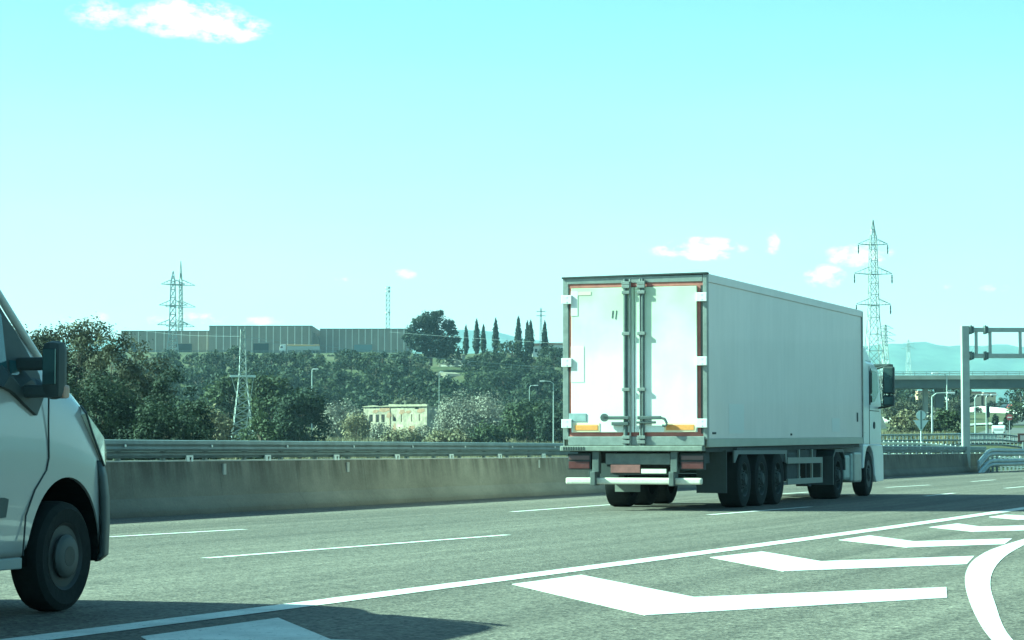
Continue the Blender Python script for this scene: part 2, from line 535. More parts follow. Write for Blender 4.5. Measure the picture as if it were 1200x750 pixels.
# solid line along the right lane
pts = [G(50, 747.5), G(350, 707.5), G(600, 680), G(870, 641), G(1144, 603.6), G(1200, 596)]
pts = [pts[0] + (pts[0] - pts[2]) * 2.0] + pts + [pts[-1] + (pts[-1] - pts[-3]) * 4]
# lay it smooth: fit a quadratic offset against the distance along the road
ss = np.array([p.dot(D) for p in pts[1:-1]]); tt = np.array([p.dot(N) for p in pts[1:-1]])
cf = np.polyfit(ss, tt, 2)
def edge_t(s):
    if s < ss[0]: return np.polyval(cf, ss[0]) + (s - ss[0]) * np.polyval(np.polyder(cf), ss[0])
    if s > ss[-1]: return np.polyval(cf, ss[-1]) + (s - ss[-1]) * np.polyval(np.polyder(cf), ss[-1])
    return np.polyval(cf, s)
line = [ST(s, edge_t(s)) for s in np.arange(-6, 60, 1.5)]
def smooth_line(name, pl, w):
    for i in range(1):
        paint_poly(name, strip(pl, w), '')
def strip_mesh(name, pl, w, z=.004):
    mb = MB(); o = strip(pl, w); n = len(pl); Ls = o[:n]; Rs = o[n:][::-1]
    mb.add([(p.x, p.y, z) for p in Ls] + [(p.x, p.y, z) for p in Rs], [(i, i + 1, n + i + 1, n + i) for i in range(n - 1)])
    ob = mb.build(name, M_paint)
    if ob.data.polygons[0].normal.z < 0: ob.data.flip_normals()
    return tag(ob, kind='structure')
strip_mesh('road_marking', line, .27)
# lane dashes
for a, b in [((240, 654.5), (595, 627)), ((831, 603.5), (950, 594)), ((1084, 581.5), (1118, 578)), ((1178, 572.3), (1215, 569.0)),
             ((127, 629.5), (287, 620.5)), ((-120, 646), (-30, 640)), ((600, 600), (719, 591.3)), ((900, 580), (960, 576)), ((1038, 571.4), (1089, 568.4)), ((1138, 564.5), (1166, 562.4)), ((1199, 560.5), (1240, 558))]:
    strip_mesh('road_marking', [G(*a), G(*b)], .13)
# hatching of the gore area
CHEV = [[(600, 685), (681, 674), (813, 700), (1109, 688.5), (1110, 701), (756, 721.5)],
        [(832, 653.5), (893, 646.5), (962, 658), (1142, 651.8), (1133, 661.5), (918, 669.8)],
        [(983, 633), (1019, 627.6), (1071, 634.6), (1186, 631.3), (1177, 638), (1063, 641.8)],
        [(1089, 618), (1122, 613.6), (1148, 617.2), (1206, 615.8), (1206, 621.6), (1141, 623.4)],
        [(1159, 606), (1178, 603.2), (1216, 605.2), (1216, 609.2), (1194, 609.2)],
        [(165, 746.5), (326, 724.5), (388, 750), (700, 760), (700, 790), (240, 790)]]
for c in CHEV:
    paint_poly('road_marking', [G(*p) for p in c], '')
inner = [(1206, 630), (1165, 643), (1143, 655), (1133, 668), (1131, 685), (1137, 708), (1149, 733), (1163, 752), (1195, 790)]
outer = [(1206, 636), (1184, 648), (1170, 660), (1162, 674), (1161, 690), (1167, 710), (1175, 733), (1188, 752), (1224, 790)]
def smooth2(pl, k=5):
    out = []
    for i in range(len(pl) - 1):
        p0, p1, p2, p3 = pl[max(0, i - 1)], pl[i], pl[i + 1], pl[min(len(pl) - 1, i + 2)]
        for j in range(k):
            t = j / k
            out.append(.5 * ((2 * p1) + (p2 - p0) * t + (2 * p0 - 5 * p1 + 4 * p2 - p3) * t * t + (3 * p1 - p0 - 3 * p2 + p3) * t ** 3))
    return out + [pl[-1]]
gi = smooth2([G(*p) for p in inner]); go = smooth2([G(*p) for p in outer])
mb = MB(); n = len(gi)
mb.add([(p.x, p.y, .004) for p in gi] + [(p.x, p.y, .004) for p in go], [(i, i + 1, n + i + 1, n + i) for i in range(n - 1)])
o = mb.build('road_marking', M_paint)
if o.data.polygons[0].normal.z < 0: o.data.flip_normals()
tag(o, kind='structure')

# ---------------------------------------------------------------- common materials
M_conc = concrete_mat('stained_concrete', (.235, .215, .17), .5)
M_conc2 = mat('pale_concrete', (.42, .40, .35), .85, noise=[(.6, .12, I3), (8, .08, I3)])
M_galv = mat('galvanised_steel', (.30, .33, .33), .5, .75, noise=[(2, .2, (1, .2, 1)), (20, .12, I3)])
M_galv_dark = mat('weathered_steel', (.13, .155, .155), .55, .5, noise=[(3, .25, I3)])
M_galv_light = mat('bright_steel', (.62, .64, .60), .5, .2, noise=[(6, .1, I3)])
M_white = mat('white_paint', (.70, .68, .64), .35, noise=[(1.5, .04, I3)], coat=.3)
M_tyre = mat('tyre_rubber', (.013, .015, .015), .9, spec=.2, noise=[(14, .2, I3)], bump=(30, .3, I3))
M_black = mat('black_plastic', (.035, .045, .045), .6, noise=[(8, .15, I3)])
M_dark = mat('dark_chassis', (.025, .03, .03), .75, noise=[(5, .3, I3)])
M_glass = mat('window_glass', (.012, .02, .022), .06, spec=.9)
M_red = mat('red_lens', (.085, .028, .028), .25, noise=[(12, .2, I3)])
M_orange = mat('orange_reflector', (.62, .28, .07), .5, noise=[(20, .12, I3)])

# ---------------------------------------------------------------- concrete barrier and its rail
T0 = -17.95
def build_barrier():
    s0, s1 = -30, 118
    prof = [(0, 0), (-.02, .08), (-.16, .28), (-.24, .84), (-.52, .84), (-.60, .28), (-.74, .08), (-.76, -1.2), (0, -1.2)]
    b = thing('concrete_barrier', 'long stained concrete barrier along the far side of the motorway', 'barrier', ST(s0, T0), -HEAD)
    mb = MB(); L_ = s1 - s0; n = int(L_ / 3)
    for i in range(n):
        mb.prism(prof, L_ * i / n + (.006 if i else 0), L_ * (i + 1) / n, 'y')
    mb.build('barrier_wall', M_conc, b)
    MB().box(-.52, -.236, .05, s1 - s0 - .05, .842, .862).build('lit_top_strip', M_conc2, b)  # added pale concrete strip; the bright line of the lit top is its colour
    for s in (36.6, 41.7, 52.5, 59):         # little plates on the face
        MB().box(-.215, -.192, s - s0 - .05, s - s0 + .05, .62, .80).build('marker_plate', M_conc2, b)
    g = thing('guardrail', 'double steel guardrail mounted on top of the concrete barrier', 'guardrail', ST(s0, T0, .84), -HEAD)
    # upper rail: box beam with a shallow wave on its face
    top = [(-.24, .16), (-.225, .20), (-.24, .24), (-.225, .28), (-.24, .335), (-.36, .345), (-.37, .335), (-.37, .16)]
    MB().prism(top, 0, L_, 'y').build('upper_rail', M_galv_dark, g)
    lo = [(-.30, .055), (-.28, .10), (-.30, .15), (-.42, .155), (-.42, .055)]
    MB().prism(lo, 0, L_, 'y').map(lambda x, y, z: (x, y, z + .003)).build('lower_rail', M_galv_dark, g)
    post = MB().box(-.37, -.31, -.04, .04, .02, .17).build('post', M_galv_dark, g)
    brm = MB().prism([(-.04, .0), (.045, .0), (.045, .075), (.12, .075), (.12, .10), (-.07, .10)], -.245, -.235, 'x')
    brm.box(-.30, -.245, .02, .05, .024, .09)
    brm.prism([(.10, .0), (.17, .0), (.17, .10), (.13, .10)], -.245, -.235, 'x')
    br = brm.build('bracket', M_galv_light, g)
    bolt = MB().lathe([(0, .012), (.022, .012), (.025, 0), (0.0, 0)], (-.222, 0, .25), 10, 'x').build('bolt', M_galv_light, g)
    first = [True, True, True]
    def put(src, k, y):
        if first[k]: src.location.y = y; first[k] = False; return
        c = src.copy(); COL.objects.link(c); c.parent = g; c.location.y = y
    for i in range(-1, 27):
        s = 32.5 + 2.92 * i
        put(br, 1, s - s0 - .05); put(bolt, 2, s - s0 + .75)
        for k in (1, 3):
            put(post, 0, s - s0 + 2.92 * k / 4)
build_barrier()

# curved end guardrail at the right and fences behind the barrier
def wbeam(mb, pts, z0, z1, th_=.05):
    """W-profile beam along ground points"""
    prof = [(0, 0), (.05, .18), (.05, .35), (0, .5), (.05, .65), (.05, .82), (0, 1), (-th_, 1), (-th_, 0)]
    rows = []
    for i, p in enumerate(pts):
        a = pts[max(0, i - 1)]; b = pts[min(len(pts) - 1, i + 1)]
        d = (b - a); d.z = 0; d.normalize(); nn = Vector((d.y, -d.x, 0))
        rows.append([Vector((p.x, p.y, 0)) + nn * u + Vector((0, 0, p.z + z0 + (z1 - z0) * v)) for u, v in prof])
    m_ = len(prof); V = [q for r_ in rows for q in r_]
    Fc = [(i * m_ + j, (i + 1) * m_ + j, (i + 1) * m_ + (j + 1) % m_, i * m_ + (j + 1) % m_) for i in range(len(rows) - 1) for j in range(m_)]
    Fc += [tuple(range(m_))[::-1], tuple((len(rows) - 1) * m_ + j for j in range(m_))]
    mb.add(V, Fc)
def rail_run(label, pts, beams, step, ptop, group=None, name='guardrail', pw=.1, msteel=None, mpost=None, mesh_slats=False):
    """a guardrail along points whose z is the ground"""
    c = pts[0].copy()
    g = thing(name, label, name.replace('_', ' '), c, 0, group)
    loc = [p - c for p in pts]
    for z0, z1 in beams:
        mb = MB(); wbeam(mb, loc, z0, z1); mb.build('rail_beam', msteel or M_galv, g)
    L_ = 0; acc_ = [0]
    for a, b in zip(loc[:-1], loc[1:]): acc_.append(acc_[-1] + (b - a).length)
    s = step * .4; proto = None; k = 0
    while s < acc_[-1] and k < 98:
        i = max(j for j in range(len(acc_)) if acc_[j] <= s); i = min(i, len(loc) - 2)
        f = (s - acc_[i]) / max(1e-6, acc_[i + 1] - acc_[i]); p = loc[i].lerp(loc[i + 1], f)
        if proto is None:
            proto = MB().box(-pw / 2, pw / 2, .02, .02 + pw, -.6, ptop).build('post', mpost or M_galv, g); q = proto
        else:
            q = proto.copy(); COL.objects.link(q); q.parent = g
        d = (loc[i + 1] - loc[i]); q.location = p; q.rotation_euler = (0, 0, math.atan2(d.y, d.x)); s += step; k += 1
    return g
e0 = G(1147, 554); e1 = G(1162, 553); e2 = G(1185, 551.5); e3 = G(1225, 549)
curve = smooth2([e0 + Vector((0, 0, -.55)), e0.lerp(e1, .4) + Vector((0, 0, -.28)), e1, e2, e3, G(1300, 545)], 4)
rail_run('light steel guardrail whose end curves down to the barrier at the right edge', curve, [(.72, 1.08), (.22, .58)], 1.6, 1.02)
def gp(px, Y):                             # on the ground in that direction
    X = (px - 600) / F * Y; return Vector((X, Y, th(X, Y)))
def line_on_ground(a, b, n=10):
    out = []
    for i in range(n + 1):
        X = a[0] + (b[0] - a[0]) * i / n; Y = a[1] + (b[1] - a[1]) * i / n
        out.append(Vector((X, Y, th(X, Y))))
    return out
rail_run('nearer fence of close upright steel posts and rails behind the barrier end', line_on_ground(gp(1000, 142), gp(1260, 134), 12), [(.80, .92), (.42, .62), (.02, .26)], .30, .98, 'steel fences behind the barrier', name='fence', pw=.055, msteel=M_galv_dark, mpost=M_galv_light)
rail_run('farther fence of close steel posts, below the bushes and the road sign', line_on_ground(gp(1000, 168), gp(1230, 172), 12), [(.74, .86), (.34, .48), (.02, .14)], .30, .88, 'steel fences behind the barrier', name='fence', pw=.05, mpost=M_galv)

# ---------------------------------------------------------------- articulated lorry
def wheel(parent, x, y, r_=.5, w=.36, face=1, rim_col=None, deep=.09, name='wheel'):
    """wheel whose outer face looks to +x (face=1) or -x; tyre and rim with its nuts"""
    e = bpy.data.objects.new(name, None); COL.objects.link(e); e.parent = parent; e.location = (x, y, r_); e['part'] = 1
    f = face
    ri = r_ * .60
    tp = [(ri, -w + .02), (r_ * .86, -w), (r_ * .97, -w + .03), (r_, -w + .07), (r_, -.07), (r_ * .97, -.025), (r_ * .86, 0), (ri * 1.02, -.015), (ri, -.04)]
    MB().lathe([(a, b * f) for a, b in tp], n=40).build('tyre', M_tyre, e, True)
    rp = [(ri * 1.02, -.012), (ri * .98, -.02), (ri * .93, -deep), (ri * .62, -deep * .9), (ri * .56, -.04), (ri * .42, -.03), (ri * .36, -.0), (ri * .3, .02), (0, .02)]
    mb = MB().lathe([(a, b * f) for a, b in rp], n=32)
    for k in range(10):
        t = 2 * math.pi * k / 10
        cx = (-.035) * f; mb.tube((cx, math.cos(t) * ri * .5, math.sin(t) * ri * .5), (cx + .035 * f, math.cos(t) * ri * .5, math.sin(t) * ri * .5), .016 * r_ / .5, n=6)
    mb.build('rim', rim_col or M_galv_dark, e, True)
    return e
def truck():
    ht = R(19.15)
    dd = Vector((math.sin(ht), math.cos(ht), 0)); nn = Vector((math.cos(ht), -math.sin(ht), 0))
    C = AT(829.5, 599, 41.2); C.z = 0
    c = C - nn * 1.275
    t = thing('articulated_lorry', 'white articulated lorry with plain box trailer seen from behind in the middle lane', 'lorry', c, -ht)
    M_side = mat('trailer_side_paint', (.64, .575, .54), .42, noise=[(.8, .07, (1, .6, .5)), (7, .035, (1, 1, .06)), (30, .015, (1, 1, .02))], bump=(12, .06, (1, 1, .01)), coat=.1)
    M_door = mat('trailer_door_paint', (.80, .80, .72), .45, noise=[(.9, .06, I3), (3, .05, (1, 1, .2)), (40, .03, I3)])
    nt = M_door.node_tree; bs = nt.nodes['Principled BSDF']; src = bs.inputs['Base Color'].links[0].from_socket
    tcd = nt.nodes.new('ShaderNodeTexCoord'); spz = nt.nodes.new('ShaderNodeSeparateXYZ'); nt.links.new(tcd.outputs['Object'], spz.inputs[0])
    nn_ = nt.nodes.new('ShaderNodeTexNoise'); nn_.inputs['Scale'].default_value = 1.1; nn_.inputs['Detail'].default_value = 4; nt.links.new(tcd.outputs['Object'], nn_.inputs[0])
    ma = nt.nodes.new('ShaderNodeMath'); ma.operation = 'MULTIPLY_ADD'; nt.links.new(nn_.outputs[0], ma.inputs[0]); ma.inputs[1].default_value = 2.6; nt.links.new(spz.outputs[2], ma.inputs[2])
    mr_ = nt.nodes.new('ShaderNodeMapRange'); nt.links.new(ma.outputs[0], mr_.inputs[0]); mr_.inputs[1].default_value = 3.6; mr_.inputs[2].default_value = 5.1
    mx_ = nt.nodes.new('ShaderNodeMix'); mx_.data_type = 'RGBA'; nt.links.new(mr_.outputs[0], mx_.inputs[0]); nt.links.new(src, mx_.inputs[6]); mx_.inputs[7].default_value = (.50, .55, .38, 1)
    nt.links.new(mx_.outputs[2], bs.inputs['Base Color'])      # yellowed grime towards the top of the doors
    M_alu = mat('aluminium_trim', (.25, .26, .24), .45, .45, noise=[(6, .2, I3)])
    M_aludk = mat('dull_aluminium', (.12, .135, .13), .45, .5, noise=[(6, .2, I3)])
    M_seal = mat('brownish_red_seal', (.33, .125, .10), .7, noise=[(4, .25, I3)])
    M_low = mat('trailer_skirt_paint', (.36, .36, .29), .5, noise=[(2, .12, (1, .4, 1))])
    tilt = lambda x, y, z: (x, y, z + .0068 * y)
    MB().box(-1.255, 1.255, .08, 13.6, 1.21, 3.9, .01).map(tilt).build('trailer_box', M_side, t)
    MB().box(-1.27, 1.275, .09, 13.6, 1.07, 1.21, .008).map(tilt).build('lower_rail', M_low, t)
    MB().box(-1.27, 1.275, .09, 13.6, 3.86, 4.0, .008).map(tilt).build('roof_rail', M_side, t)
    mb = MB(); mb.box(1.256, 1.277, .02, .11, 1.08, 3.98); mb.box(1.256, 1.28, 13.53, 13.61, 1.08, 3.98); mb.box(-1.28, -1.256, .02, .11, 1.08, 3.98)
    mb.map(tilt).build('corner_trim', M_alu, t)
    # placards faintly seen on the side
    for q in ((1.55, 2.65, 1.30, 1.82), (10.3, 11.1, 1.33, 1.62)): MB().box(1.255, 1.258, *q).map(tilt).build('side_panel', mat('side_patch', (.62, .60, .57), .45), t)
    MB().box(-1.2, 1.2, .15, 13.5, .985, 1.068).map(tilt).build('floor_frame', M_dark, t)
    for q in ((.40, .62, 1.29, 1.325), (12.95, 13.05, 1.55, 1.75), (6.4, 6.5, 1.26, 1.30)): MB().box(1.256, 1.268, *q).map(tilt).build('side_marker', M_dark, t)
    # rear frame
    mb = MB()
    mb.box(-1.275, -1.175, -.005, .08, 1.2, 3.98, .006); mb.box(1.205, 1.275, -.005, .08, 1.2, 3.98, .006)
    mb.box(-1.19, 1.20, -.008, .078, 3.865, 3.975, .006)
    mb.build('rear_frame', M_alu, t)
    MB().box(-1.29, 1.285, -.03, .1, 3.975, 4.005, .004).map(lambda x, y, z: (x, y, z + .012 * x)).build('roof_edge', M_dark, t)
    mb = MB()
    mb.box(-1.175, 1.205, .005, .07, 3.80, 3.864); mb.box(-1.175, -1.105, .006, .07, 1.33, 3.80); mb.box(1.095, 1.205, .006, .07, 1.33, 3.80); mb.box(-1.17, 1.2, .004, .07, 1.255, 1.33)
    mb.build('door_seal', M_seal, t)
    dark = MB(); dark.box(1.165, 1.204, -.002, .02, 1.3, 3.80); dark.box(-1.176, -1.158, -.002, .02, 1.3, 3.80); dark.build('seal_gap', M_dark, t)
    for i, (a, b) in enumerate(((-1.115, .0), (.012, 1.105))):
        d = MB().box(a, b, -.028, .05, 1.325, 3.79, .008).build('rear_door', M_door, t)
        if i == 0:
            MB().box(-1.12, -1.0, -.034, -.029, 3.32, 3.74).build('patch', M_white, d)
            MB().box(-1.0, -.76, -.033, -.029, 3.67, 3.73).build('patch', M_seal, d).data.materials.__setitem__(0, mat('faded_tape', (.62, .5, .42), .7))
            MB().box(-1.12, -.885, -.033, -.029, 2.18, 2.80, .001).build('hatch_plate', mat('door_hatch', (.76, .75, .66), .5), d)
            mb = MB(); mb.box(-.39, -.37, -.033, -.03, 3.27, 3.40); mb.box(-.325, -.31, -.033, -.03, 3.25, 3.40); mb.map(lambda x, y, z: (x + (z - 3.3) * .12, y, z)); mb.build('scratch_mark', M_aludk, d)
            MB().box(-1.16, -.85, -.040, -.029, 1.51, 1.65, .003).build('grey_placard', mat('placard_grey', (.28, .33, .33), .5, noise=[(9, .2, I3)]), d)
        x0 = (-1.085, -.61) if i == 0 else (.53, 1.08)
        MB().box(x0[0], x0[1], -.036, -.029, 1.335, 1.485, .002).build('reflector_border', mat('cream_border', (.80, .66, .42), .5), d)
        MB().box(x0[0] + .035, x0[1] - .03, -.042, -.037, 1.36, 1.45, .002).build('reflector', M_orange, d)
        # lock bars
        for xc, w_, mm in (((-.145, .075, M_aludk), (-.06, .03, M_alu)) if i == 0 else ((.115, .035, M_alu), (.165, .055, M_aludk))):
            mb = MB(); mb.tube((xc, -.045, 1.10), (xc, -.045, 3.93), w_ / 2, n=10)
            mb.build('lock_bar', mm, d, True)
        xc = -.13 if i == 0 else .14
        mb = MB()
        for z in (3.86, 3.80, 3.70, 2.05, 1.24, 1.16, 3.0):
            mb.box(xc - .07, xc + .07, -.086, -.03, z - .028, z + .028, .006)
        mb.build('bar_bracket', M_alu, d)
        mb = MB()
        if i == 0:
            mb.box(-.52, -.06, -.13, -.09, 1.54, 1.60, .01); mb.lathe([(0, -.13), (.07, -.13), (.07, -.09), (0, -.09)], (-.50, 0, 1.575), 14, 'y'); mb.box(-.38, -.08, -.11, -.06, 1.44, 1.50, .01)
        else:
            mb.box(.08, .50, -.13, -.09, 1.54, 1.60, .01); mb.path([(.48, -.11, 1.57), (.56, -.11, 1.55), (.60, -.11, 1.47), (.57, -.11, 1.43), (.52, -.11, 1.44)], .022, 8); mb.box(.06, .40, -.11, -.06, 1.47, 1.51, .01)
        mb.build('door_handle', M_aludk, d)
    for x0, x1 in ((-1.285, -1.10), (1.10, 1.285)):
        for z in (3.60, 2.52, 1.475):
            mb = MB(); mb.box(x0, x1, -.065, -.03, z - .075, z + .075, .008)
            for k in (-.04, .04): mb.tube(((x0 + x1) / 2, -.07, z + k), ((x0 + x1) / 2, -.06, z + k), .012)
            mb.build('hinge', M_white, t)
    # sill and step
    MB().box(-1.17, 1.23, -.03, .09, 1.10, 1.255, .01).build('rear_sill', M_alu, t)
    MB().box(-1.30, 1.21, -.10, .12, 1.005, 1.095, .012).build('step_plate', mat('worn_step', (.20, .21, .18), .7, .1, noise=[(9, .25, I3)]), t)
    mb = MB()
    for k in range(9): mb.box(-1.24 + k * .045, -1.225 + k * .045, -.107, -.1, 1.02, 1.08)
    mb.build('rubber_buffer', M_dark, t)
    # underside
    mb = MB(); mb.box(-.55, -.40, .2, 12.6, .74, 1.04); mb.box(.40, .55, .2, 12.6, .74, 1.04); mb.box(-1.1, 1.1, .3, .8, .80, 1.0); mb.box(-.9, .9, 1.5, 6.3, .62, .98); mb.box(-1.15, 1.15, 5.9, 9.2, .8, 1.03)
    mb.build('chassis', M_dark, t)
    # rear light panel
    mb = MB(); mb.box(-.52, .62, .02, .05, .78, .965, .004); mb.build('light_panel', mat('panel_grey', (.13, .14, .13), .6, noise=[(7, .2, I3)]), t)
    for xa in (-.74, .64):
        mb = MB(); mb.box(xa, xa + .12, -.04, .10, .62, 1.0, .012); mb.box(xa + .02, xa + .11, -.23, .06, .42, .66, .01)
        mb.build('bumper_bracket', mat('bracket_grey', (.09, .10, .095), .65, .1, noise=[(8, .2, I3)]), t)
    for xa, xb in ((-1.19, -.78), (.80, 1.22)):
        l = MB().box(xa, xb, .0, .10, .69, .965, .008).build('tail_lamp', M_dark, t)
        MB().box(xa + .02, xb - .02, -.012, 0, .71, .83, .004).build('lamp_lens', M_red, l)
        MB().box(xa + .02, xb - .02, -.010, 0, .86, .93, .004).build('lamp_lens', mat('smoky_lens', (.12, .07, .07), .3), l)
    MB().box(-.42, .10, -.015, .018, .64, .775, .004).build('red_plate', mat('faded_red_plate', (.17, .075, .07), .5, noise=[(3, .4, I3)]), t)
    MB().box(.12, .56, -.02, .018, .63, .705, .004).build('number_plate', mat('plate_cream', (.66, .64, .54), .4, noise=[(9, .1, I3)]), t)
    MB().box(-.44, .64, .02, .055, .60, .638).build('plate_shelf', M_dark, t)
    MB().box(-1.19, 1.20, -.14, -.02, .445, .555, .03).build('bumper_bar', mat('bumper_white', (.62, .58, .47), .45, noise=[(4, .12, I3), (20, .1, I3)]), t)
    # mud flaps
    MB().box(-.62, -.17, .9, .93, .30, .50, .004).build('mudflap', mat('pale_flap', (.20, .21, .18), .7, noise=[(5, .2, I3)]), t)
    MB().box(.72, 1.26, 1.35, 1.38, .28, 1.02, .004).build('mudflap', M_black, t)
    MB().box(-1.24, -.70, 1.35, 1.38, .42, 1.02, .004).build('mudflap', M_black, t)
    M_rim = mat('dirty_rim', (.035, .04, .038), .7, .1, noise=[(8, .3, I3)])
    for y in (2.75, 4.07, 5.40):
        wheel(t, 1.25, y, .5, .42, 1, M_rim); wheel(t, -1.25, y, .5, .42, -1, M_rim)
        a = MB().tube((-1.0, y, .5), (1.0, y, .5), .07, n=10); a.build('axle', M_dark, t)
    MB().box(.80, 1.26, 2.1, 6.0, 1.0, 1.065, .01).build('mudguard', M_dark, t)
    mb = MB(); mb.prism([(1.9, 1.02), (6.05, 1.02), (6.05, .78), (5.95, .78), (5.9, .95), (2.2, .95), (1.96, .80), (1.9, .80)], 1.235, 1.262, 'x'); mb.build('side_valance', mat('valance_grey', (.13, .14, .13), .6), t)
    # side guard
    mb = MB(); mb.box(1.2, 1.235, 6.25, 9.45, .76, .88, .006); mb.box(1.2, 1.235, 6.25, 9.45, .36, .47, .006); mb.box(1.2, 1.233, 9.36, 9.45, .47, .76); mb.box(1.16, 1.198, 7.4, 7.48, .4, 1.07); mb.box(1.16, 1.198, 8.6, 8.68, .4, 1.07)
    mb.build('side_guard', mat('guard_grey', (.22, .225, .19), .6, .1), t)
    mb = MB()
    for x in (-.8, .72): mb.box(x, x + .1, 9.7, 9.82, .32, 1.05); mb.box(x - .08, x + .18, 9.62, 9.9, .28, .32)
    mb.build('landing_leg', M_dark, t)
    mb = MB(); mb.box(.78, 1.16, 6.5, 7.5, .42, .98, .04); mb.build('spare_wheel_carrier', M_dark, t)
    # tractor unit
    for y in (11.0,): 
        wheel(t, 1.25, y, .5, .6, 1, M_rim, .16); wheel(t, -1.25, y, .5, .6, -1, M_rim, .16)
    mb = MB(); mb.prism([(10.35, .30), (10.38, .9), (10.6, 1.04), (11.4, 1.04), (11.66, .86), (11.68, .6), (11.62, .6), (11.58, .84), (11.38, .98), (10.64, .98), (10.44, .86), (10.42, .30)], .66, 1.26, 'x'); mb.build('rear_mudguard', M_black, t)
    mb = MB(); mb.box(-.45, -.3, 9.9, 15.8, .62, .86); mb.box(.3, .45, 9.9, 15.8, .62, .86); mb.box(-.9, .9, 12.1, 13.4, .45, .9); mb.build('tractor_frame', M_dark, t)
    mb = MB(); mb.box(.75, 1.2, 11.85, 12.45, .38, .92, .06); mb.box(.72, 1.22, 12.52, 12.66, .34, .95, .04); mb.build('air_tank', mat('tank_grey', (.30, .34, .32), .5, .3, noise=[(5, .2, I3)]), t)
    mb = MB(); mb.box(.72, 1.24, 12.75, 13.55, .32, .98, .05); mb.build('fuel_tank', mat('tank_pale', (.30, .31, .28), .45, .2, noise=[(5, .15, I3)]), t)
    wheel(t, 1.24, 14.42, .5, .32, 1, M_rim, .02); wheel(t, -1.24, 14.42, .5, .32, -1, M_rim, .02)
    # cab
    M_cab = mat('cab_paint', (.70, .73, .72), .35, noise=[(1.5, .05, I3)], coat=.4)
    side = [(13.92, 1.12), (13.92, 2.98), (14.1, 3.02), (15.1, 3.0), (15.75, 2.85), (16.02, 2.1), (16.05, 1.12)]
    cab = MB().prism(side, -1.22, 1.22, 'x').build('cab', M_cab, t, bevel=.06)
    MB().prism([(13.95, 2.98), (13.95, 3.32), (14.15, 3.40), (14.7, 3.28), (15.45, 2.99)], -1.1, 1.14, 'x').build('roof_fairing', M_cab, t, bevel=.05)
    MB().prism([(13.80, 1.4), (13.80, 3.25), (13.9, 3.3), (14.1, 3.3), (14.1, 1.4)], 1.10, 1.235, 'x').build('side_fairing', M_cab, t, bevel=.02)
    MB().prism([(14.62, 2.08), (14.62, 2.74), (14.72, 2.82), (15.45, 2.80), (15.55, 2.72), (15.66, 2.35), (15.2, 2.12)], 1.221, 1.229, 'x').build('side_window', M_glass, cab)
    MB().prism([(14.60, 2.04), (14.60, 2.78), (14.74, 2.86), (14.66, 2.74), (14.66, 2.04)], 1.222, 1.236, 'x').build('window_trim', M_black, cab)
    mb = MB(); mb.box(1.222, 1.228, 14.55, 14.565, 1.15, 2.9); mb.box(1.222, 1.228, 14.56, 15.7, 1.9, 1.915); mb.build('door_gap', M_dark, cab)
    MB().lathe([(0, .02), (.075, .02), (.085, 0), (0, 0)], (1.221, 15.1, 1.58), 16, 'x').build('door_handle', M_dark, cab)
    MB().box(-1.1, 1.1, 15.97, 16.03, 1.9, 2.75).map(lambda x, y, z: (x, y - max(0, z - 2.1) * .36 + .02, z)).build('windscreen', M_glass, cab)
    # front mudguard with a round arch
    arch = [(13.72, 1.14), (15.98, 1.14), (16.1, .95), (16.12, .32), (15.25, .30), (15.08, .45)] + [(14.42 + .62 * math.cos(a), .5 + .62 * math.sin(a)) for a in np.linspace(R(12), R(168), 14)] + [(13.72, .62)]
    MB().prism(arch, .75, 1.245, 'x').build('front_mudguard', M_cab, t, bevel=.02)
    MB().prism(arch, -1.245, -.75, 'x').build('front_mudguard', M_cab, t, bevel=.02)
    MB().box(-.75, .75, 15.6, 16.1, .4, 1.1, .05).build('front_bumper', M_cab, t)
    for z0, z1, x0, x1 in ((2.30, 2.92, 1.36, 1.62), (2.02, 2.27, 1.36, 1.62)):
        m1 = MB().box(x0, x1, 15.45, 15.60, z0, z1, .035).build('mirror', M_black, t)
        MB().box(x0 + .03, x1 - .03, 15.443, 15.449, z0 + .04, z1 - .04).build('mirror_glass', mat('mirror_face', (.10, .14, .14), .12, .6), m1)
    MB().path([(1.2, 15.6, 2.88), (1.45, 15.62, 2.95), (1.5, 15.56, 2.4), (1.5, 15.56, 2.02), (1.2, 15.7, 1.98)], .025, 8).build('mirror_arm', M_black, t)
    MB().box(1.0, 1.5, 15.7, 16.05, 2.92, 2.99, .02).build('sun_visor', M_black, t)
truck()

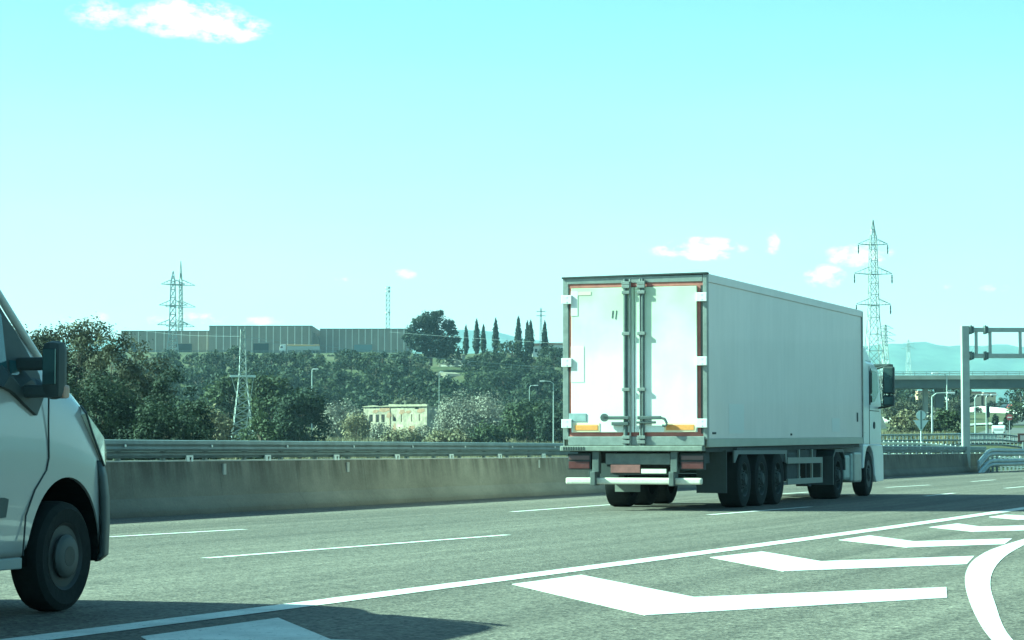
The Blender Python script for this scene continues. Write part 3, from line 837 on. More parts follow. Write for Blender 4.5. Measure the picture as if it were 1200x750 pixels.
# ---------------------------------------------------------------- white van at the left
def van():
    W = AT(72, 716, 15.57); W.z = 0
    hv = R(19.7)
    t = thing('van', 'pale panel van cut by the left edge, only its front end in view', 'van', W, -hv)
    M_body = mat('van_paint', (.36, .355, .34), .25, noise=[(.9, .04, I3)], coat=.6)
    # cross sections across the body; x: right side is 0, left side is -2.0; y forward; z up
    WD = 2.04
    #        y,    z0,   zs(shoulder), zt(top), inset bottom, inset belt, inset top, 
    ST_ = [(-4.3, .34, 1.50, 2.48, .06, .0, .16), (-4.2, .30, 1.50, 2.55, .03, .0, .15), (-2.2, .30, 1.50, 2.55, .03, .0, .15), (-1.45, .30, 1.50, 2.53, .03, .0, .15),
           (-1.18, .30, 1.50, 2.46, .03, .0, .16), (-.95, .30, 1.49, 2.32, .03, .0, .16), (-.70, .30, 1.48, 2.11, .03, .0, .14), (-.40, .30, 1.47, 1.83, .03, .005, .11),
           (-.12, .30, 1.45, 1.60, .03, .01, .10), (.05, .30, 1.40, 1.51, .03, .015, .13), (.25, .30, 1.35, 1.46, .03, .02, .15), (.42, .31, 1.28, 1.40, .03, .03, .18),
           (.58, .31, 1.19, 1.31, .035, .045, .22), (.69, .32, 1.10, 1.21, .06, .08, .28), (.78, .33, .99, 1.10, .13, .15, .38), (.85, .36, .86, .96, .28, .30, .55), (.89, .42, .72, .80, .55, .56, .75)]
    rows = []
    for (y, z0, zs, zt, ib, im, it) in ST_:
        half = [(-ib - .10, z0), (-ib, z0 + .07), (-im, z0 + (zs - z0) * .35), (-im - .0, z0 + (zs - z0) * .72), (-im - .03, zs - .05), (-im - .055, zs)]
        n = 4
        for k in range(1, n + 1):
            f = k / (n + 1)
            half.append((-(im + .055) + f * (-(it) + (im + .055)) , zs + (zt - zs) * f * .96))
        half += [(-it - .02, zt - .03 * min(1, (zt - zs) * 4)), (-it - .10, zt - .004), (-it - .35, zt + .02), (-WD / 2, zt + .03)]
        full = half + [(-WD - x, z) for x, z in half[-2::-1]]
        rows.append([(x, y, z) for x, z in full])
    m_ = len(rows[0]); V = [q for r_ in rows for q in r_]
    Fc = [(i * m_ + j, (i + 1) * m_ + j, (i + 1) * m_ + (j + 1) % m_, i * m_ + (j + 1) % m_) for i in range(len(rows) - 1) for j in range(m_)]
    Fc += [tuple(range(m_))[::-1], tuple((len(rows) - 1) * m_ + j for j in range(m_))]
    mb = MB(); mb.add(V, Fc)
    body = mb.build('body', M_body, t, True)
    sub = body.modifiers.new('smooth', 'SUBSURF'); sub.levels = 2; sub.render_levels = 2
    # wheel arches cut out
    for y in (0.09, -3.58):
        cu = MB().prism([(y + .455 * math.cos(a), .40 + .455 * math.sin(a)) for a in np.linspace(0, math.pi, 30)] + [(y - .44, -.2), (y + .46, -.2)], -WD - .3, .3, 'x').build('arch_cutter', M_body, t)
        bo = body.modifiers.new('arch', 'BOOLEAN'); bo.object = cu; bo.operation = 'DIFFERENCE'; bo.solver = 'EXACT'
    dg = bpy.context.evaluated_depsgraph_get()
    me = bpy.data.meshes.new_from_object(body.evaluated_get(dg))
    body.modifiers.clear(); body.data = me
    for o in [o for o in bpy.data.objects if o.name.startswith('arch_cutter')]: bpy.data.objects.remove(o)
    for p in me.polygons: p.use_smooth = True
    try: me.set_sharp_from_angle(angle=R(35))
    except Exception: pass
    # dark wheel wells
    for y in (0.07, -3.58):
        mb = MB(); n = 20
        an = np.linspace(R(-12), R(192), n)
        for x0, x1 in ((-.44, -.035), (-WD + .035, -WD + .44)):
            mb = MB()
            Vv = [(x, y + .453 * math.cos(a), .40 + .453 * math.sin(a)) for a in an for x in (x0, x1)] + [(x, y + .440 * math.cos(a), .40 + .440 * math.sin(a)) for a in an for x in (x0, x1)]
            k2 = 2 * n
            mb.add(Vv, [(2 * i, 2 * i + 2, 2 * i + 3, 2 * i + 1) for i in range(n - 1)] + [(k2 + 2 * i, k2 + 2 * i + 1, k2 + 2 * i + 3, k2 + 2 * i + 2) for i in range(n - 1)])
            xm = (x0 if x0 > -1 else x1); mb.box(xm - .03, xm + .03, y - .48, y + .48, .30, .97)
            mb.build('wheel_well', mat('well_black', (.008, .01, .01), .9, spec=.1), t)
    MB().box(-WD + .5, -.5, -4.0, .75, .26, .36).build('underbody', M_dark, t)
    M_vrim = mat('van_rim', (.022, .024, .024), .6, .1, noise=[(9, .2, I3)])
    for y in (0.10, -3.58):
        for x, f in ((-.02, 1), (-WD + .02, -1)):
            w = wheel(t, x, y, .352, .235, f, M_vrim, .03)
            MB().lathe([(a, b * f) for a, b in [(0, .012), (.05, .012), (.055, .018), (.11, .018), (.128, .008), (.14, -.005), (.13, -.03)]], n=28).build('hub_cap', mat('cap_grey', (.045, .048, .046), .6, .0), w, True)
    # black lower front bumper that wraps the corner
    prof = []
    outer_ = [(.535, -.006), (.58, -.01), (.68, -.045), (.77, -.115), (.85, -.24), (.90, -.45), (.925, -.75), (.93, -1.02)]
    for y, x in outer_: prof.append((x, y))
    mir = [(-WD - x, y) for x, y in prof[::-1][1:]]
    ring = prof + mir
    nb = len(ring); V = []; lv = [(.30, -.05, 0), (.34, 0, 0), (.55, .008, 0), (.72, .004, .0), (.86, -.012, .0), (.96, -.04, 0)]
    for (z, off, _) in lv:
        for i, (x, y) in enumerate(ring):
            cx, cy = -WD / 2, 0
            dx, dy = x - cx, y - cy; l = math.hypot(dx, dy)
            V.append((x + dx / l * off, y + dy / l * off, z - (.12 if z > .85 and y > .72 else 0)))
    Fc = [(a * nb + j, a * nb + j + 1, (a + 1) * nb + j + 1, (a + 1) * nb + j) for a in range(len(lv) - 1) for j in range(nb - 1)]
    mb = MB(); mb.add(V, Fc)
    bp = mb.build('bumper', mat('bumper_grey', (.036, .045, .045), .55, noise=[(30, .1, I3)]), t, True)
    so = bp.modifiers.new('thick', 'SOLIDIFY'); so.thickness = .03; so.offset = -1
    # headlamps: tall, swept along the wing
    def skin_x(y, z):
        rowsY = [r_[0] for r_ in ST_]
        im = np.interp(y, rowsY, [r_[5] for r_ in ST_]); it = np.interp(y, rowsY, [r_[6] for r_ in ST_]); zs = np.interp(y, rowsY, [r_[2] for r_ in ST_]); zt = np.interp(y, rowsY, [r_[3] for r_ in ST_])
        if z < zs: return -im
        return -(im + .055 + (it - im - .055) * min(1, (z - zs) / max(.01, zt - zs)))
    for side_ in (1, -1):
        poly = [(.33, 1.26), (.38, 1.31), (.52, 1.26), (.65, 1.16), (.715, 1.04), (.72, .93), (.63, .93), (.53, 1.02), (.42, 1.14)]
        V = []
        for off in (.012, -.05):
            for y, z in poly:
                x = skin_x(y, z) + off - .0
                V.append((x if side_ == 1 else -WD - x, y, z))
        n = len(poly)
        cy, cz = .57, 1.11; 
        xc = skin_x(cy, cz) + .02; V.append((xc if side_ == 1 else -WD - xc, cy, cz))
        Fc = [(i, (i + 1) % n, 2 * n) for i in range(n)] + [(i, n + i, n + (i + 1) % n, (i + 1) % n) for i in range(n)]
        mb = MB(); mb.add(V, Fc)
        mb.build('headlamp', mat('lamp_glass', (.78, .80, .66), .12, coat=1.0, noise=[(14, .3, I3)]), t)
        mb = MB(); pl = [((skin_x(y, z) + .008) if side_ == 1 else (-WD - skin_x(y, z) - .008), y, z) for y, z in [(.37, 1.315), (.32, 1.265), (.41, 1.14), (.52, 1.015), (.62, .925)]]
        mb.path(pl, .007, 6); mb.build('lamp_surround', M_black, t)
    # side window, frame and mirror mount (right-hand and left-hand)
    def side_plate(poly, off0, off1, s_):
        V = []
        n = len(poly)
        for off in (off0, off1):
            for y, z in poly:
                x = skin_x(y, z) + off
                V.append((x if s_ == 1 else -WD - x, y, z))
        return V, [tuple(range(n))[::-1], tuple(range(n, 2 * n))] + [(i, (i + 1) % n, n + (i + 1) % n, n + i) for i in range(n)]
    for s_ in (1, -1):
        def sheet(ys, lo, hi, off0, off1, name, m_, nz=7):
            V = []; ny = len(ys)
            for off in (off0, off1):
                for y in ys:
                    for j in range(nz + 1):
                        z = lo(y) + (hi(y) - lo(y)) * j / nz; x = skin_x(y, z) + off
                        V.append((x if s_ == 1 else -WD - x, y, z))
            q = nz + 1; o2 = ny * q; Fc = []
            for i in range(ny - 1):
                for j in range(nz):
                    A = i * q + j; Fc += [(A, A + q, A + q + 1, A + 1), (o2 + A, o2 + A + 1, o2 + A + q + 1, o2 + A + q)]
                Fc += [(i * q, o2 + i * q, o2 + i * q + q, i * q + q), (i * q + nz, i * q + q + nz, o2 + i * q + q + nz, o2 + i * q + nz)]
            for i in (0, ny - 1):
                for j in range(nz): A = i * q + j; Fc.append((A, A + 1, o2 + A + 1, o2 + A))
            mb_ = MB(); mb_.add(V, Fc); return mb_.build(name, m_, t)
        fhi = lambda y: float(np.interp(y, [-1.75, -1.15, -.95, -.62, -.30, -.19], [2.20, 2.20, 2.15, 1.93, 1.63, 1.50]))
        flo = lambda y: float(np.interp(y, [-1.75, -.9, -.62, -.45, -.32, -.19], [1.46, 1.44, 1.39, 1.30, 1.24, 1.44]))
        sheet(list(np.linspace(-1.75, -.19, 24)), flo, fhi, -.04, .010, 'window_frame', M_black)
        sheet(list(np.linspace(-1.70, -.60, 18)), lambda y: max(1.50, flo(y) + .06), lambda y: fhi(y) - .055, .006, .016, 'side_window', mat('side_glass', (.05, .09, .10), .08, spec=1.0))
        sheet([-.56, -.46], lambda y: 1.49, lambda y: 1.58, .006, .018, 'quarter_window', mat('side_glass', (.05, .09, .10), .08, spec=1.0))
        pp = [((skin_x(y, 9) - .0) if s_ == 1 else (-WD - skin_x(y, 9)), y, float(np.interp(y, [r_[0] for r_ in ST_], [r_[3] for r_ in ST_])) - .012) for y in np.linspace(-1.15, -.14, 12)]
        MB().path(pp, .026, 10).build('pillar_trim', mat('trim_paint', (.42, .43, .41), .35, coat=.5), t, True)
        # door outline and mouldings
        mb = MB()
        pl = [((skin_x(y, z) + .002) if s_ == 1 else (-WD - skin_x(y, z) - .002), y, z) for y, z in [(-.17, 1.40), (-.17, 1.2), (-.16, .98), (-.19, .90), (-.33, .78), (-.44, .62), (-.47, .38)]]
        mb.path(pl, .006, 5); mb.build('door_gap', M_dark, t)
        m2 = MB(); m2.add(*side_plate([(-1.5, .68), (-1.5, .58), (-.72, .62), (-.69, .73), (-.74, .74)], -.01, .03, s_)); m2.build('side_moulding', M_black, t)
        x = lambda a, b: (a, b) if s_ == 1 else (-WD - b, -WD - a)
        a, b = x(.12, .26)
        m1 = MB().box(a, b, -.50, -.38, 1.34, 1.70, .055).build('mirror', M_black, t, True)
        MB().box(a + .025, b - .025, -.509, -.499, 1.43, 1.65, .004).build('mirror_glass', mat('mirror_face', (.10, .14, .14), .12, .6), m1)
        a2, b2 = x(.17, .268)
        MB().box(a2, b2 - .004, -.45, -.372, 1.345, 1.43, .02).build('indicator', mat('amber_lens', (.30, .19, .14), .3), m1)
        a3, b3 = x(-.06, .2)
        mb = MB(); mb.box(a3, b3, -.49, -.40, 1.52, 1.60, .02); mb.box(a3, b3, -.49, -.40, 1.35, 1.43, .02); mb.build('mirror_arm', M_black, m1)
    # windscreen
    MB().add([(-.34, -.93, 2.33), (-WD + .34, -.93, 2.33), (-WD + .32, -.22, 1.70), (-.32, -.22, 1.70)], [(0, 1, 2, 3)]).map(lambda x, y, z: (x, y + .005, z + .012)).build('windscreen', M_glass, t)
    MB().box(-.035, .012, -3.1, -.50, .30, .37, .008).build('sill', mat('sill_grey', (.20, .22, .22), .45), t)
van()

# ---------------------------------------------------------------- trees and bushes
def leaf_mesh(name, m, clumps, per, leaf, seed, flat=.0, aspect=1.6, up=.35):
    """clumps: (x, y, z, rx, ry, rz, tone); many small leaf quads spread through each clump"""
    rs = np.random.RandomState(seed)
    P = []; T = []; Nn = []
    for (x, y, z, rx, ry, rz, tone) in clumps:
        k = max(6, int(per * (rx * ry * rz) ** (2 / 3.)))
        d = rs.normal(size=(k, 3)); d /= np.linalg.norm(d, axis=1)[:, None]
        rad = rs.uniform(.35, 1.0, size=(k, 1)) ** .45
        rad *= 1 + rs.normal(size=(k, 1)) * .12
        # lumps on the surface of the clump
        lump = 1 + .18 * np.sin(d[:, :1] * 7 + x) * np.cos(d[:, 1:2] * 6 + y) + .12 * np.sin(d[:, 2:] * 11 + z)
        p = d * rad * lump * np.array([rx, ry, rz]) + np.array([x, y, z])
        P.append(p); T.append(np.clip(tone + rs.normal(size=k) * .16, 0, 1)); Nn.append(d)
    P = np.concatenate(P); T = np.concatenate(T); Nn = np.concatenate(Nn); n = len(P)
    nr = Nn + rs.normal(size=(n, 3)) * .5 + np.array([0, 0, up]); nr /= np.linalg.norm(nr, axis=1)[:, None]
    a = np.cross(nr, rs.normal(size=(n, 3))); a /= np.linalg.norm(a, axis=1)[:, None]
    b = np.cross(nr, a)
    s_ = leaf * rs.uniform(.6, 1.3, size=(n, 1))
    a = a * s_ * aspect * .5; b = b * s_ * .5
    V = np.stack([P - a, P - b * .9, P + a, P + b * .9], 1).reshape(-1, 3)
    me = bpy.data.meshes.new(name)
    me.vertices.add(4 * n); me.vertices.foreach_set('co', V.astype(np.float32).ravel())
    me.loops.add(4 * n); me.loops.foreach_set('vertex_index', np.arange(4 * n, dtype=np.int32))
    me.polygons.add(n); me.polygons.foreach_set('loop_start', np.arange(0, 4 * n, 4, dtype=np.int32))
    try: me.polygons.foreach_set('loop_total', np.full(n, 4, np.int32))
    except Exception: pass
    me.update(); me.validate()
    at = me.attributes.new('tone', 'FLOAT', 'FACE'); at.data.foreach_set('value', T.astype(np.float32))
    me.materials.append(m)
    return me
M_bark = mat('bark', (.12, .095, .07), .9, noise=[(6, .3, (1, 1, .2))])
L_olive = leaf_mat('olive_leaves', (.024, .028, .018), (.088, .086, .052))
L_green = leaf_mat('green_leaves', (.020, .028, .015), (.066, .080, .036))
L_dark = leaf_mat('dark_leaves', (.010, .018, .011), (.036, .048, .026))
L_pine = leaf_mat('pine_needles', (.013, .022, .013), (.045, .056, .030))
L_cyp = leaf_mat('cypress_leaves', (.009, .017, .012), (.028, .040, .026))
L_grey = leaf_mat('grey_twigs', (.09, .09, .072), (.25, .235, .185), .1)
L_straw = leaf_mat('straw', (.08, .08, .042), (.20, .175, .10), .15)
M_core = mat('shaded_foliage', (.022, .036, .018), .95, spec=.05)

def tree_meshes(h, w, seed, m, leaf, per, kind='round', nclump=46):
    """returns (crown mesh, trunk mesh) for a tree h tall and w wide standing at the origin"""
    rs = random.Random(seed)
    C_ = []; limbs = []
    base = {'round': .10, 'bush': .02, 'pine': .28, 'umbrella': .50, 'cypress': .04, 'bare': .05}[kind]
    for i in range(nclump):
        if kind == 'cypress':
            f = (i + .5) / nclump; z = h * (.05 + .93 * f); r_ = w / 2 * (.45 + .55 * min(1, f * 5)) * min(1, (1 - f) ** .62 * 1.35) * .8 + .04
            a = rs.uniform(0, 6.28)
            C_.append((math.cos(a) * r_ * .22, math.sin(a) * r_ * .22, z, r_ * .85 + .08, r_ * .85 + .08, h / nclump * 2.6, rs.uniform(.1, .7)))
            continue
        if kind == 'umbrella':
            a = rs.uniform(0, 6.28); rr = math.sqrt(rs.random()) * .9
            zz = base + (1 - base) * (.30 + .55 * math.sqrt(max(0, 1 - rr * rr)) * rs.uniform(.45, 1.0))
            p = (math.cos(a) * rr * w / 2, math.sin(a) * rr * w / 2, zz * h)
            cs = w * rs.uniform(.10, .17); C_.append((*p, cs, cs, cs * .62, rs.uniform(.1, .9)))
        else:
            a = rs.uniform(0, 6.28); v = rs.uniform(-1, 1); q = math.sqrt(1 - v * v); rr = rs.uniform(.45, 1.0) ** .6
            top_n = 1.0 if kind != 'pine' else .9
            x_ = math.cos(a) * q * rr * w / 2 * .86; y_ = math.sin(a) * q * rr * w / 2 * .86
            z_ = h * (base + (1 - base) * (.5 + .5 * v * rr * .90))
            if kind in ('round', 'bush') and v < 0: x_ *= 1.1; y_ *= 1.1
            cs = w * rs.uniform(.09, .19) * (1.0 if kind != 'bush' else 1.15)
            p = (x_, y_, z_); C_.append((*p, cs, cs, cs * rs.uniform(.7, 1.0), rs.uniform(.0, 1.0)))
        limbs.append(p)
    me = leaf_mesh(kind + '_crown', m, C_, per, leaf, seed)
    mb = MB(); tr_ = max(.06, w * .028)
    topz = h * (.75 if kind != 'cypress' else .9)
    mb.tube((0, 0, -.8), (rs.uniform(-.1, .1) * w * .1, 0, topz * .5), tr_, tr_ * .7, 8)
    mb.tube((0, 0, topz * .48), (w * .03, 0, topz), tr_ * .7, tr_ * .25, 7)
    for p in limbs[:14]:
        z0 = min(p[2] * .6, topz * .9); mb.tube((0, 0, z0), p, tr_ * .4, tr_ * .12, 5)
    bm_ = mb.build('trunk_source', M_bark); tm = bm_.data; bpy.data.objects.remove(bm_)
    return me, tm
LIB = {}
def place_tree(key, loc, label, cat='tree', name='tree', group=None, scale=1.0, rz=0, zs=None):
    cm, tm = LIB[key]
    t = thing(name, label, cat, loc, rz, group)
    t.scale = (scale, scale, scale * (zs or 1))
    for nm, me in (('crown', cm), ('trunk', tm)):
        o = bpy.data.objects.new(nm, me); COL.objects.link(o); o.parent = t
    return t
GL = 'trees beyond the barrier at the left'
def near_tree(px, top, wpx, Y, label, m, kind='round', leaf=.2, per=260, seed=1, name='tree', cat='tree', group=None, sink=0, ncl=54, zs=1, base=None):
    p = gp(px, Y); z0 = th(p.x, p.y) - sink
    near_ = group == GL; h = (AT(px, top, Y).z - z0) * (1.02 if near_ else .92); w = wpx / F * Y * (1.0 if near_ else .93)
    k = 'n%d' % seed
    LIB[k] = tree_meshes(h, w, seed, m, leaf, per, kind, ncl)
    return place_tree(k, (p.x, p.y, z0), label, cat, name, group)
near_tree(-30, 380, 150, 138, 'dark tree largely hidden behind the van, leftmost of all', L_olive, seed=11, leaf=.15, per=260, group=GL)
near_tree(40, 361, 100, 136, 'tall grey-green tree right behind the van windscreen and mirror', L_olive, seed=12, leaf=.11, per=540, group=GL, ncl=70)
near_tree(88, 362, 92, 142, 'tallest grey-green tree, standing right of the van mirror', L_olive, seed=13, leaf=.11, per=540, group=GL, ncl=70)
near_tree(128, 378, 78, 134, 'grey-green tree directly left of the low end of the warehouses', L_olive, seed=14, leaf=.11, per=540, group=GL, ncl=60)
near_tree(165, 402, 84, 145, 'grey-green tree just left of the foot of the big pylon', L_olive, seed=15, leaf=.11, per=540, group=GL, ncl=60)
near_tree(196, 430, 80, 139, 'lower dark tree in front of the foot of the big pylon', L_dark, seed=16, leaf=.11, per=560, group=GL, ncl=56)
near_tree(226, 458, 56, 132, 'small dark bushy tree at the right end of the left tree group', L_dark, 'bush', seed=17, leaf=.13, per=380, group=GL)
near_tree(110, 440, 130, 124, 'dark undergrowth bush above the guardrail beside the van bonnet', L_dark, 'bush', seed=18, leaf=.11, per=540, group=GL, name='bush', cat='bush')
near_tree(190, 474, 110, 122, 'dark low bush above the guardrail below the lower dark tree', L_dark, 'bush', seed=19, leaf=.11, per=540, group=GL, name='bush', cat='bush')
# middle distance
GM = 'trees and bushes in the valley'
near_tree(268, 425, 80, 330, 'pale olive tree left of the small lattice pylon', L_green, seed=21, leaf=.36, per=60, group=GM)
near_tree(250, 472, 60, 235, 'yellowish bush at the foot of the small lattice pylon, on its left', L_straw, 'bush', seed=22, leaf=.25, per=90, group=GM, name='bush', cat='bush')
near_tree(318, 428, 86, 300, 'large green tree right of the small lattice pylon', L_green, seed=23, leaf=.32, per=75, group=GM, ncl=64)
near_tree(352, 446, 78, 262, 'dense dark green tree left of the bare grey shrubs', L_dark, seed=24, leaf=.28, per=95, group=GM, ncl=64)
near_tree(305, 478, 60, 215, 'small green bush under the large green tree', L_green, 'bush', seed=25, leaf=.22, per=110, group=GM, name='bush', cat='bush')
near_tree(401, 466, 62, 420, 'bare grey shrub at the left corner of the ruined house', L_grey, 'bush', seed=26, leaf=.24, per=85, group=GM, name='shrub', cat='shrub')
near_tree(418, 480, 40, 380, 'straw-coloured shrub in front of the left end of the ruined house', L_straw, 'bush', seed=27, leaf=.3, per=45, group=GM, name='shrub', cat='shrub')
near_tree(552, 461, 94, 400, 'round bare grey bush right of the ruined house', L_grey, 'bush', seed=28, leaf=.22, per=100, group=GM, name='shrub', cat='shrub', ncl=60)
near_tree(618, 466, 66, 380, 'rounded dark green pine just left of the lorry', L_green, 'bush', seed=29, leaf=.34, per=65, group=GM, ncl=64)
near_tree(655, 474, 60, 370, 'rounded pine partly hidden behind the left edge of the lorry', L_dark, 'bush', seed=30, leaf=.34, per=65, group=GM, ncl=50)
near_tree(575, 494, 50, 330, 'low olive bush between the round grey bush and the dark pine', L_green, 'bush', seed=31, leaf=.3, per=55, group=GM, name='bush', cat='bush')
near_tree(446, 492, 34, 400, 'bare grey shrub hiding the lower left windows of the ruined house', L_grey, 'bush', seed=34, leaf=.22, per=70, group=GM, name='shrub', cat='shrub')
near_tree(498, 495, 26, 400, 'small bare shrub against the lower right of the ruined house', L_grey, 'bush', seed=35, leaf=.22, per=70, group=GM, name='shrub', cat='shrub')
near_tree(470, 506, 60, 340, 'low straw-coloured growth in front of the ruined house', L_straw, 'bush', seed=32, leaf=.28, per=50, group=GM, name='shrub', cat='shrub')
near_tree(528, 505, 60, 330, 'low yellow-green growth between the ruined house and the guardrail', L_straw, 'bush', seed=33, leaf=.28, per=50, group=GM, name='shrub', cat='shrub')
# hillside pines, all of a few kinds
for i, (h, w, kd, m_) in enumerate([(7, 8.5, 'round', L_pine), (8.5, 9, 'round', L_dark), (6.5, 8, 'bush', L_green), (8, 7, 'pine', L_pine), (5, 7, 'bush', L_olive)]):
    LIB['h%d' % i] = tree_meshes(h, w, 60 + i, m_, .62, 15, kd, 34)
UC = []
for (x, y, z, r_) in [(-5.2, 0, 8.2, 2.6), (-3.2, 1, 10.2, 2.9), (-.8, -1, 11.6, 3.0), (1.8, 0, 12.0, 2.7), (.3, 2, 9.3, 3.0), (-6.6, 1, 6.0, 2.0), (-4.0, -2, 6.2, 2.6), (-1.2, 0, 6.6, 3.0), (2.2, 1, 7.0, 2.4), (4.9, 0, 9.9, 2.5), (6.0, -1, 8.0, 2.1), (4.6, 1, 5.2, 2.6), (7.0, 0, 5.4, 1.8), (-2.8, 0, 3.6, 2.6), (1.2, -1, 4.0, 3.0), (4.8, 0, 2.8, 2.6), (-5.4, 0, 3.8, 2.0), (-.6, 1, 1.6, 2.6), (3.0, 0, 1.4, 2.4)]:
    UC.append((x, y, z, r_ * .8, r_ * .9, r_ * .7, random.uniform(.1, .8)))
    for q in range(3): UC.append((x + random.uniform(-1, 1) * r_ * .6, y + random.uniform(-1, 1) * r_ * .6, z + random.uniform(-.6, .8) * r_ * .5, r_ * .45, r_ * .45, r_ * .38, random.uniform(.2, 1)))
mbt = MB(); mbt.tube((0, 0, -2), (0, 0, 6), .5, .4, 8)
for p_ in ((-5, 0, 8), (-3, 1, 10), (1.8, 0, 11), (4.9, 0, 9.5), (6, -1, 7.6), (4.6, 1, 5)): mbt.tube((0, 0, 3), p_, .3, .1, 6)
bmt = mbt.build('trunk_source', M_bark); LIB['umb'] = (leaf_mesh('umbrella_crown', L_cyp, UC, 62, .5, 80), bmt.data); bpy.data.objects.remove(bmt)
LIB['cyp'] = tree_meshes(10, 2.3, 81, L_cyp, .32, 170, 'cypress', 40)
rs = random.Random(3)
spots = []
HG = 'pines and scrub covering the hillside'
def free(px, py, Y):
    if 498 < px < 548 and 408 < py < 452 and Y > 620: return False
    if 412 < px < 520 and Y < 566: return False
    if 188 < px < 218 and Y > 690: return False
    return True
k = 0
for row, Y in enumerate([560, 580, 600, 620, 640, 660, 682, 706, 730, 760, 790, 825, 858]):
    px = 100 + (row % 2) * 9
    while px < 700:
        Yj = Y + rs.uniform(-12, 12); pxj = px + rs.uniform(-7, 7)
        p = gp(pxj, Yj); py = HZ - (p.z + 3 - CH) / Yj * F
        top_lim = 413 if pxj < 480 else 418
        sc_ = rs.uniform(.72, 1.15)
        if Y >= 790: sc_ *= .62; px -= 4
        if Y == 760: sc_ *= .8
        if Y == 730: sc_ *= .8
        if pxj > 520 and Y > 760: px += 30; continue
        lim_ = (AT(pxj, top_lim + rs.uniform(-1, 3), Yj).z - p.z) / 6.3; sc_ = min(sc_, lim_)
        if sc_ > .12 and free(pxj, py, Yj) and rs.random() < .93:
            kind = rs.choices([0, 1, 2, 3, 4], [5, 4, 3, 3, 3])[0]
            lab = ['rounded pine in the wood on the hillside under the warehouses', 'dark dense tree in the wood on the hillside under the warehouses', 'leafy green tree in the wood on the hillside under the warehouses',
                   'open-crowned pine in the wood on the hillside under the warehouses', 'low olive scrub tree in the wood on the hillside under the warehouses'][kind]
            place_tree('h%d' % kind, (p.x, p.y, p.z - .4), lab, 'tree', 'tree', HG, sc_, rs.uniform(0, 6.28), rs.uniform(.85, 1.15)); k += 1
        px += rs.uniform(17, 26)
for i in range(18):                        # wood on the slope beyond the overpass
    px = 1030 + i * 13 + rs.uniform(-4, 4); Y = 560 + 45 * (i % 3); p = gp(px, Y); kind = i % 5
    place_tree('h%d' % kind, (p.x, p.y, p.z - .3), ['rounded pine', 'dark dense tree', 'leafy green tree', 'open-crowned pine', 'low olive scrub tree'][kind] + ' in the wood on the slope seen under the overpass', 'tree', 'tree', 'trees on the slope beyond the overpass', rs.uniform(.7, .95) * (.8 if px > 1130 and Y < 600 else 1) * (.45 if px > 1125 else 1), rs.uniform(0, 6))
# stone pine and cypresses on the crest
p = gp(505, 700); z0 = AT(505, 423, 700).z
place_tree('umb', (p.x, p.y, z0 + .6), 'big dark umbrella pine on the crest right of the warehouses', 'tree', 'pine_tree', scale=1.0)
CY = [(546, 381, 'shortest crest cypress, beside the umbrella pine'), (558.5, 374, 'broad cypress, left one of the close pair on the crest'), (566.5, 380, 'cypress at the right of the close pair on the crest'), (581, 373, 'lone slim cypress right of the close pair'),
      (607.5, 370.5, 'tallest cypress, in the middle of the crest row'), (618, 376, 'left cypress of the last pair before the telegraph pylon'), (622, 375, 'right cypress of the last pair before the telegraph pylon'), (638.5, 376, 'rightmost cypress, nearest to the lorry')]
for i, (px, top, lab) in enumerate(CY):
    Y = 720 + (i % 3) * 8; p = gp(px, Y); zb = AT(px, 416, Y).z
    s_ = (AT(px, top, Y).z - zb) / 10
    place_tree('cyp', (p.x, p.y, zb), lab, 'tree', 'cypress_tree', 'cypresses on the hill crest', s_, i * 1.3)
for i, (px, top, w, Y, lab) in enumerate([(600, 398, 40, 700, 'rounded pine among the cypresses, just below the tallest'), (574, 410, 40, 690, 'low pine under the lone slim cypress'), (648, 405, 34, 700, 'low pine under the rightmost cypress'), (480, 410, 44, 690, 'scrubby pine left below the umbrella pine'),
                                          (528, 402, 30, 715, 'low pine between the umbrella pine and the first cypress'), (590, 430, 70, 640, 'broad pine on the slope below the cypresses'), (632, 436, 60, 620, 'broad pine on the slope left of the lorry edge'), (560, 446, 50, 610, 'pine on the slope above the round grey bush')]):
    p = gp(px, Y); z0 = p.z - .5; h = max(3.5, AT(px, top, Y).z - z0)
    LIB['q%d' % i] = tree_meshes(h, w / F * Y, 130 + i, L_pine, .55, 20, 'round', 36)
    place_tree('q%d' % i, (p.x, p.y, z0), lab, 'tree', 'pine_tree')

